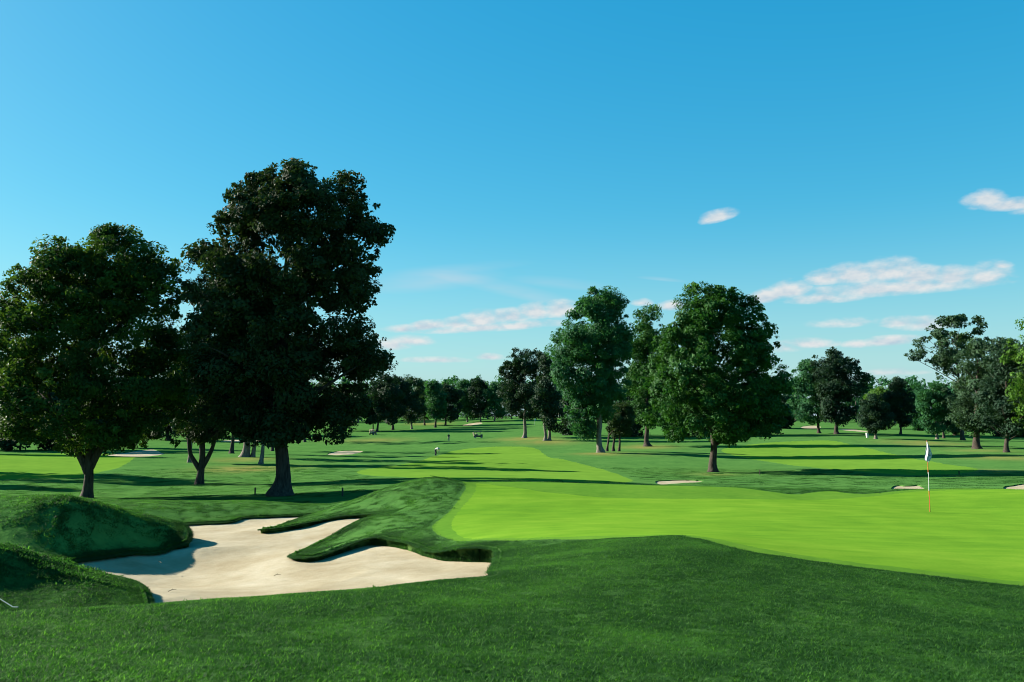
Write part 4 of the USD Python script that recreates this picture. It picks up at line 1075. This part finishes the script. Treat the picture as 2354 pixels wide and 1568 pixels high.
    for level in (0.15, 0.38, 0.6, 0.8):
        keep_ = rng.random(len(ring)) < 0.85
        lv = level + (rng.random(len(ring)) - 0.5) * 0.2
        pos.append((ring - nrm * 0.03)[keep_])
        idx.append(rng.choice(ids, keep_.sum()))
        scl.append(0.6 + 0.7 * rng.random(keep_.sum()))
        quat.append(rng.random(keep_.sum()) * 2 * np.pi)
        own_up.append(np.column_stack([nrm, np.full(len(ring), 0.35)])[keep_])
        own_z.append((zg_ - lv * hg_)[keep_])
    P = np.vstack(pos)
    z = ground(P[:, 0], P[:, 1])
    wide = union.buffer(0.15)
    shapely.prepare(wide)
    free = ~shapely.contains_xy(wide, P[:, 0], P[:, 1]) & (np.hypot(P[:, 0], P[:, 1]) < 45)
    z[free] += tufts(P[free, 0], P[free, 1])
    yaw = np.concatenate(quat)
    q = np.column_stack([np.cos(yaw / 2), 0 * yaw, 0 * yaw, np.sin(yaw / 2)])
    # lean with the slope
    e = 0.15
    gx = (ground(P[:, 0] + e, P[:, 1]) - ground(P[:, 0] - e, P[:, 1])) / (2 * e)
    gy = (ground(P[:, 0], P[:, 1] + e) - ground(P[:, 0], P[:, 1] - e)) / (2 * e)
    up = np.column_stack([-gx, -gy, np.ones(len(P))])
    up[own:] = np.vstack(own_up)
    z[own:] = np.concatenate(own_z)
    up /= np.linalg.norm(up, axis=1, keepdims=True)
    half = up + [0, 0, 1]
    half /= np.linalg.norm(half, axis=1, keepdims=True)
    tq = np.column_stack([half[:, 2], np.cross([0, 0, 1], half)])
    a, b = tq, q
    w = a[:, 0] * b[:, 0] - (a[:, 1:] * b[:, 1:]).sum(1)
    v = a[:, :1] * b[:, 1:] + b[:, :1] * a[:, 1:] + np.cross(a[:, 1:], b[:, 1:])
    s = np.concatenate(scl)
    pi.CreatePrototypesRel().SetTargets(protos)
    pi.CreateProtoIndicesAttr(Vt.IntArray.FromNumpy(np.concatenate(idx).astype(np.int32)))
    pi.CreatePositionsAttr(Vt.Vec3fArray.FromNumpy(np.column_stack([P, z]).astype(np.float32)))
    pi.CreateScalesAttr(Vt.Vec3fArray.FromNumpy(np.repeat(s[:, None], 3, 1).astype(np.float32)))
    pi.CreateOrientationsAttr(Vt.QuathArray([Gf.Quath(float(x), float(y[0]), float(y[1]), float(y[2])) for x, y in zip(w, v)]))
    print('grass patches', len(P))


scatter_grass()


# ------------------------------------------------------------------ small objects
def plain(name, color, rough=0.6, spec=0.3, noise_amt=0.25, scale=20.0):
    c = np.array(color)
    n = {'g': ('geometry', {}), 'a': ('noise_texture', {'scale': scale, 'detail': 3.0}),
         'r': ('rgb_ramp', {'ramp': [(0.3, tuple(c * (1 - noise_amt))), (0.7, tuple(np.minimum(c * (1 + noise_amt), 0.9)))]}),
         'p': ('principled_bsdf', {'roughness': rough, 'specular_ior_level': spec})}
    return usdkit.material(stage, '/World/Looks/' + name, n, [('g.position', 'a.vector'), ('a.fac', 'r.fac'), ('r.color', 'p.base_color')], surface='p.BSDF')


WHITE = plain('white_paint', (0.50, 0.50, 0.48), noise_amt=0.06)
RED = plain('red_paint', (0.42, 0.045, 0.020), noise_amt=0.15)
ORANGE = plain('orange_paint', (0.48, 0.10, 0.020), noise_amt=0.15)
CLOTH = plain('flag_cloth', (0.46, 0.48, 0.52), rough=0.9, spec=0.1, noise_amt=0.05)
EMBLEM = plain('flag_print', (0.30, 0.04, 0.06), rough=0.9, spec=0.05, noise_amt=0.2)
EMBLEM_DARK = plain('flag_dark_print', (0.06, 0.05, 0.09), rough=0.9, spec=0.05, noise_amt=0.2)
WOOD = plain('stake_wood', (0.030, 0.026, 0.020), rough=0.9)
SKIN = plain('skin', (0.42, 0.26, 0.18), noise_amt=0.1)
SHIRT_WHITE = plain('white_shirt', (0.45, 0.44, 0.41), rough=0.9, noise_amt=0.08)
SHIRT_DARK = plain('dark_shirt', (0.045, 0.040, 0.045), rough=0.9)
TROUSERS_DARK = plain('dark_trousers', (0.030, 0.030, 0.036), rough=0.9)
TROUSERS_TAN = plain('tan_trousers', (0.40, 0.33, 0.22), rough=0.9)
DARK_BODY = plain('dark_cart_body', (0.045, 0.040, 0.035), rough=0.4)
TAN = plain('tan_canopy', (0.46, 0.36, 0.24), rough=0.8, noise_amt=0.1)
RUBBER = plain('rubber', (0.015, 0.015, 0.015), rough=0.9)
PALE_TEAL = plain('pale_pole', (0.030, 0.068, 0.066), rough=0.8, spec=0.05, noise_amt=0.08)
TWIG = plain('twig', (0.10, 0.075, 0.045), rough=0.95)


def M3(m):
    v = m.to_mesh()
    return v.vert_properties[:, :3], v.tri_verts


def at(px, py, near=34.0):
    x, y = raycast([px], [py], near)[0]
    return np.array([x, y, float(ground(x, y))])


def flagstick():
    dx, dz0 = direction(2137, 1175)
    d = 25.0
    x, y = float(dx) * d, d
    z = float(ground(x, y))
    top = EYE + float(direction(2137, 1013)[1]) * d - z
    t = thing('flagstick', 'red and white banded flagstick with limp white flag on the bright green', 'flagstick', (x, y, z))
    bottom = EYE + float(direction(2137, 1175)[1]) * d - z
    zz = lambda py: EYE + float(direction(2137, py)[1]) * d - z
    bands = [(1179, 1128, RED), (1128, 1085.5, WHITE), (1085.5, 1074, ORANGE), (1074, 1060, RED), (1060, 1015, WHITE)]
    for a, b, m in bands:
        za, zb = (zz(a) if a < 1179 else -0.05), zz(b)
        r = lambda q: 0.0105 - 0.0035 * q / top
        obj('stick_section', tube([(0, 0, za), (0, 0, (za + zb) / 2), (0, 0, zb)], [r(za), r((za + zb) / 2), r(zb)], 12), m, t, smooth=40)
    k = trimesh.creation.icosphere(2, 0.017)
    k.apply_translation((0, 0, zz(1014)))
    obj('finial', k, RED, t, smooth=True)
    # the cloth hangs in folds on both sides of the stick
    z1, z0 = zz(1017), zz(1062)
    nu, nv = 44, 40

    def cloth(u, v):
        left = np.interp(v, [0, 0.15, 0.6, 0.85, 0.93, 1.0], [-0.016, -0.028, -0.066, -0.095, -0.078, -0.020])
        right = np.interp(v, [0, 0.12, 0.35, 0.6, 0.8, 1.0], [0.018, 0.050, 0.110, 0.150, 0.100, 0.018])
        X = left + (right - left) * u
        amp = 0.010 + 0.030 * np.sin(np.pi * np.clip(v, 0, 1)) ** 0.7
        Y = amp * np.sin(2 * np.pi * (2.3 * u + 0.25 * v)) - 0.022 - 0.012 * np.cos(3 * u)
        return np.stack([X, Y, z1 + (z0 - z1) * v + 0.02 * np.sin(5 * u) * v], -1)

    U, V_ = np.meshgrid(np.linspace(0, 1, nu), np.linspace(0, 1, nv))
    P = cloth(U, V_).reshape(-1, 3)
    i = np.arange(nu * nv).reshape(nv, nu)
    q = np.stack([i[:-1, :-1], i[:-1, 1:], i[1:, 1:], i[1:, :-1]], -1).reshape(-1, 4)
    back = P + [0, 0.0015, 0]
    f = np.vstack([q[:, [0, 1, 2]], q[:, [0, 2, 3]]])
    c = obj('flag_cloth', (np.vstack([P, back]), np.vstack([f, f[:, ::-1] + len(P)])), CLOTH, t, smooth=True)

    def print_(name, path, width, mat):
        path = np.array(path, float)
        s = np.linspace(0, 1, 14)
        k_ = np.linspace(0, 1, len(path))
        u, v = np.interp(s, k_, path[:, 0]), np.interp(s, k_, path[:, 1])
        a, b = cloth(u - width, v) - [0, 0.003, 0], cloth(u + width, v) - [0, 0.003, 0]
        P = np.vstack([a, b])
        i = np.arange(13)
        obj(name, (P, np.vstack([np.stack([i, i + 14, i + 15], 1), np.stack([i, i + 15, i + 1], 1)])), mat, c)
    print_('emblem', [(0.50, 0.36), (0.52, 0.5), (0.50, 0.66)], 0.028, EMBLEM)
    print_('emblem', [(0.56, 0.64), (0.62, 0.70), (0.70, 0.62)], 0.022, EMBLEM_DARK)
    print_('emblem', [(0.60, 0.40), (0.66, 0.47)], 0.02, EMBLEM)


flagstick()

for px, py, hh, lab in [(586, 1136, 0.42, 'short dark stake left of the thickest trunk'), (787, 1141, 0.46, 'short dark stake in the shadow right of the thickest trunk'),
                        (1746, 1092, 0.45, 'short dark stake by the shadow right of the round tree'), (2204, 1090, 0.3, 'tiny dark stub at the fairway edge right of the flag')]:
    p = at(px, py)
    t = thing('stake', lab, 'stake', p)
    b = trimesh.creation.box([0.08, 0.08, hh + 0.1])
    b.apply_translation((0, 0, hh / 2 - 0.05))
    c = trimesh.creation.cone(0.05, 0.06, sections=4)
    c.apply_translation((0, 0, hh))
    obj('post', b, WOOD, t)
    obj('post_top', c, WOOD, t)


def hull_body(bones, radius, length=0.035):
    """One smooth body from joints: bones is a list of (joint, joint)."""
    out = manifold3d.Manifold()
    for a, b in bones:
        sp = []
        for j in (a, b):
            sp.append(manifold3d.Manifold.sphere(radius[j][1], 14).translate([float(c) for c in radius[j][0]]))
        out = out + manifold3d.Manifold.batch_hull(sp)
    m = out.refine_to_length(length).to_mesh()
    t = trimesh.Trimesh(m.vert_properties[:, :3], m.tri_verts)
    trimesh.smoothing.filter_taubin(t, iterations=8)
    return t


def person(label, loc, yaw, joints, shirt, trousers):
    t = thing('person', label, 'person', loc, yaw)
    J = joints
    body = [('head', 'neck'), ('neck', 'chest'), ('chest', 'belly'), ('belly', 'hip')]
    for s in ('l', 'r'):
        body += [('chest', s + 'sh'), (s + 'sh', s + 'el'), (s + 'el', s + 'wr'), (s + 'wr', s + 'ha'), ('hip', s + 'hp'), (s + 'hp', s + 'kn'), (s + 'kn', s + 'an'), (s + 'an', s + 'to')]
    obj('body', hull_body(body, J), SKIN, t, smooth=True)
    grow = {k: (p, r + 0.018) for k, (p, r) in J.items()}
    mid = lambda a, b: ((np.array(grow[a][0]) + np.array(grow[b][0])) / 2, (grow[a][1] + grow[b][1]) / 2)
    sh = dict(grow)
    for s in ('l', 'r'):
        sh[s + 'um'] = mid(s + 'sh', s + 'el')
    obj('shirt', hull_body([('chest', 'belly'), ('belly', 'hip'), ('chest', 'lsh'), ('chest', 'rsh'), ('lsh', 'lum'), ('rsh', 'rum'), ('chest', 'chest')], sh), shirt, t, smooth=True)
    tr = {k: (p, r + 0.022) for k, (p, r) in J.items()}
    obj('trousers', hull_body([('hip', 'hip'), ('hip', 'lhp'), ('hip', 'rhp'), ('lhp', 'lkn'), ('lkn', 'lan'), ('rhp', 'rkn'), ('rkn', 'ran')], tr), trousers, t, smooth=True)
    h, r = np.array(J['head'][0]), J['head'][1]
    cap = trimesh.creation.icosphere(2, r * 1.12)
    cap = cap.slice_plane([0, 0, 0.01], [0, 0, 1], cap=True)
    brim = trimesh.creation.cylinder(r * 1.05, 0.012, sections=20)
    brim.apply_transform(np.diag([1.0, 0.8, 1, 1]))
    brim.apply_translation((0, -r * 0.75, 0.015))
    c = trimesh.util.concatenate([cap, brim])
    c.apply_translation(h + [0, 0, 0.015])
    obj('cap', c, SHIRT_WHITE, t)
    nose = trimesh.creation.icosphere(1, 0.018)
    nose.apply_translation(h + [0, -r * 1.02, -0.015])
    obj('nose', nose, SKIN, t)
    return t


STAND = {'head': ((0, -0.02, 1.62), 0.105), 'neck': ((0, 0.0, 1.46), 0.055), 'chest': ((0, 0.0, 1.30), 0.135), 'belly': ((0, -0.01, 1.08), 0.125), 'hip': ((0, 0, 0.93), 0.13),
         'lsh': ((0.19, 0, 1.40), 0.06), 'lel': ((0.26, 0.03, 1.12), 0.045), 'lwr': ((0.22, -0.15, 0.93), 0.032), 'lha': ((0.20, -0.21, 0.87), 0.03),
         'rsh': ((-0.19, 0, 1.40), 0.06), 'rel': ((-0.25, 0.02, 1.12), 0.045), 'rwr': ((-0.14, -0.18, 0.95), 0.032), 'rha': ((-0.08, -0.23, 0.90), 0.03),
         'lhp': ((0.09, 0, 0.88), 0.10), 'lkn': ((0.10, -0.02, 0.49), 0.065), 'lan': ((0.11, 0.02, 0.08), 0.045), 'lto': ((0.13, -0.13, 0.035), 0.035),
         'rhp': ((-0.09, 0, 0.88), 0.10), 'rkn': ((-0.11, -0.03, 0.49), 0.065), 'ran': ((-0.12, 0.02, 0.08), 0.045), 'rto': ((-0.15, -0.13, 0.035), 0.035)}
BEND = {'head': ((0, -0.58, 1.02), 0.105), 'neck': ((0, -0.47, 1.08), 0.055), 'chest': ((0, -0.34, 1.10), 0.135), 'belly': ((0, -0.12, 1.02), 0.125), 'hip': ((0, 0.03, 0.90), 0.13),
        'lsh': ((0.18, -0.40, 1.07), 0.06), 'lel': ((0.20, -0.45, 0.80), 0.045), 'lwr': ((0.12, -0.58, 0.60), 0.032), 'lha': ((0.10, -0.62, 0.52), 0.03),
        'rsh': ((-0.18, -0.40, 1.07), 0.06), 'rel': ((-0.20, -0.45, 0.80), 0.045), 'rwr': ((-0.12, -0.58, 0.60), 0.032), 'rha': ((-0.10, -0.62, 0.52), 0.03),
        'lhp': ((0.09, 0.03, 0.85), 0.10), 'lkn': ((0.12, -0.06, 0.47), 0.065), 'lan': ((0.13, 0.02, 0.08), 0.045), 'lto': ((0.15, -0.14, 0.035), 0.035),
        'rhp': ((-0.09, 0.03, 0.85), 0.10), 'rkn': ((-0.12, -0.06, 0.47), 0.065), 'ran': ((-0.13, 0.02, 0.08), 0.045), 'rto': ((-0.16, -0.14, 0.035), 0.035)}
person('person in white shirt bending down at the edge of the fairway shadow', at(1001, 1047), math.radians(70), BEND, SHIRT_WHITE, TROUSERS_DARK)
person('standing person in dark shirt and tan trousers on the far rough', at(1031, 1015), math.radians(20), STAND, SHIRT_DARK, TROUSERS_TAN)


def rbox(x, y, z, r=0.04):
    s = manifold3d.Manifold.sphere(r, 8)
    return manifold3d.Manifold.batch_hull([s.translate([sx * (x / 2 - r), sy * (y / 2 - r), sz * (z / 2 - r)]) for sx in (-1, 1) for sy in (-1, 1) for sz in (-1, 1)])


def cart(label, loc, yaw, roof_mat, body_mat, roof_h):
    t = thing('golf_cart', label, 'golf cart', loc, yaw)
    obj('body', M3(rbox(2.1, 1.1, 0.38, 0.09).translate([0, 0, 0.48]) + rbox(0.55, 1.05, 0.45, 0.1).translate([0.78, 0, 0.70]) + rbox(0.8, 1.05, 0.35, 0.08).translate([-0.55, 0, 0.72])), body_mat, t, smooth=35)
    obj('seat', M3(rbox(0.5, 1.0, 0.14, 0.05).translate([-0.2, 0, 0.92]) + rbox(0.14, 1.0, 0.45, 0.05).translate([-0.48, 0, 1.1])), TAN, t, smooth=35)
    for sx in (-0.85, 0.55):
        for sy in (-0.48, 0.48):
            obj('roof_post', tube([(sx, sy, 0.7), (sx * 0.95, sy, roof_h)], [0.02, 0.02], 6), body_mat, t)
    obj('roof', M3(rbox(1.75, 1.2, 0.09, 0.04).translate([-0.12, 0, roof_h])), roof_mat, t, smooth=35)
    for sx in (-0.72, 0.75):
        for sy in (-0.52, 0.52):
            w = trimesh.creation.cylinder(0.23, 0.18, sections=20)
            w.apply_transform(trimesh.transformations.rotation_matrix(math.pi / 2, [1, 0, 0]))
            w.apply_translation((sx, sy, 0.23))
            wh = obj('wheel', w, RUBBER, t, smooth=40)
            hb = trimesh.creation.cylinder(0.11, 0.19, sections=12)
            hb.apply_transform(trimesh.transformations.rotation_matrix(math.pi / 2, [1, 0, 0]))
            hb.apply_translation((sx, sy, 0.23))
            obj('hub', hb, WHITE, wh, smooth=40)
    for sy in (-0.25, 0.25):
        obj('golf_bag', tube([(-1.0, sy, 0.55), (-1.12, sy, 1.0), (-1.18, sy, 1.35)], [0.13, 0.14, 0.12], 10), TAN, t, smooth=40)
    st = trimesh.creation.torus(0.15, 0.018, 16, 6)
    st.apply_transform(trimesh.transformations.rotation_matrix(0.9, [0, 1, 0]))
    st.apply_translation((0.32, -0.22, 1.12))
    obj('steering_wheel', st, RUBBER, t)


cart('dark golf cart parked side on by the long far shadow', at(1099, 1007), math.radians(4), DARK_BODY, DARK_BODY, 1.45)
cart('golf cart with tan roof under the left end of the treeline', at(857, 1000), math.radians(70), TAN, DARK_BODY, 1.5)


def bin_():
    t = thing('litter_bin', 'white tapered litter bin on the rough left of the small dark tree', 'bin', at(1993, 1006))
    r = trimesh.creation.revolve([(0, 0), (0.21, 0), (0.23, 0.04), (0.28, 0.84), (0.30, 0.86), (0.30, 0.92), (0.26, 0.92), (0.25, 0.88), (0.20, 0.10), (0, 0.08)], sections=28)
    obj('bin_body', r, WHITE, t, smooth=35)
    rim = trimesh.creation.torus(0.29, 0.022, 28, 8)
    rim.apply_translation((0, 0, 0.91))
    obj('rim', rim, WHITE, t, smooth=True)


bin_()


def far_flag():
    t = thing('far_flagstick', 'tiny far flagstick with white flag between the two dark trees', 'flagstick', at(1228, 978))
    obj('stick', tube([(0, 0, -0.1), (0, 0, 2.1)], [0.016, 0.012], 8), WHITE, t)
    b = trimesh.creation.box([0.5, 0.012, 0.42])
    b = b.subdivide().subdivide()
    v = b.vertices.copy()
    v[:, 1] += 0.06 * np.sin(v[:, 0] * 9)
    b.vertices = v + [0.26, 0, 1.86]
    obj('flag_cloth', b, CLOTH, t, smooth=40)


far_flag()


def pole():
    a, b = raycast([-60, 41], [1343, 1414], near=8.6)
    a = np.array([a[0], a[1], float(ground(*a)) + 0.03])
    b = np.array([b[0], b[1], float(ground(*b)) + 0.02])
    n = 14
    s = np.linspace(0, 1, n)[:, None]
    p = a + (b - a) * s
    p[:, 2] = np.maximum(p[:, 2], ground(p[:, 0], p[:, 1]) + 0.05)
    t = thing('pale_pole', 'thin pale teal pole lying on the grass at the lower left edge', 'pole', a)
    obj('shaft', tube(p - a, np.full(n, 0.006), 10), PALE_TEAL, t, smooth=True)
    e = trimesh.creation.icosphere(2, 0.007)
    e.apply_translation(p[-1] - a)
    obj('end_cap', e, PALE_TEAL, t, smooth=True)


pole()


def twigs():
    rng = np.random.default_rng(77)
    spots = [(368, 1295, 'small dark twig on the sand just below the shadow of the upper left mound'), (637, 1325, 'small dark forked twig in the middle of the large bunker sand'), (395, 1361, 'small dark twig on the sand near the tip of the lower left mound')]
    for px, py, lab in spots:
        dx, dz = direction(px, py)
        dd = np.linspace(11, 32, 800)
        k = np.argmax(EYE + float(dz) * dd < sand_surface(float(dx) * dd, dd))
        d = dd[k]
        x, y = float(dx) * d, d
        z = float(sand_surface(x, y)) + 0.025
        t = thing('twig', lab, 'twig', (x, y, z), rng.random() * 3, group='twigs scattered on the large bunker sand')
        L = 0.06 + 0.04 * rng.random()
        obj('stem', tube([(-L, 0, 0), (0, 0.01, 0.015), (L, -0.02, 0.01)], [0.006, 0.006, 0.004], 6), TWIG, t)
        obj('side_shoot', tube([(0, 0.01, 0.012), (0.4 * L, 0.5 * L, 0.03)], [0.005, 0.003], 6), TWIG, t)


twigs()
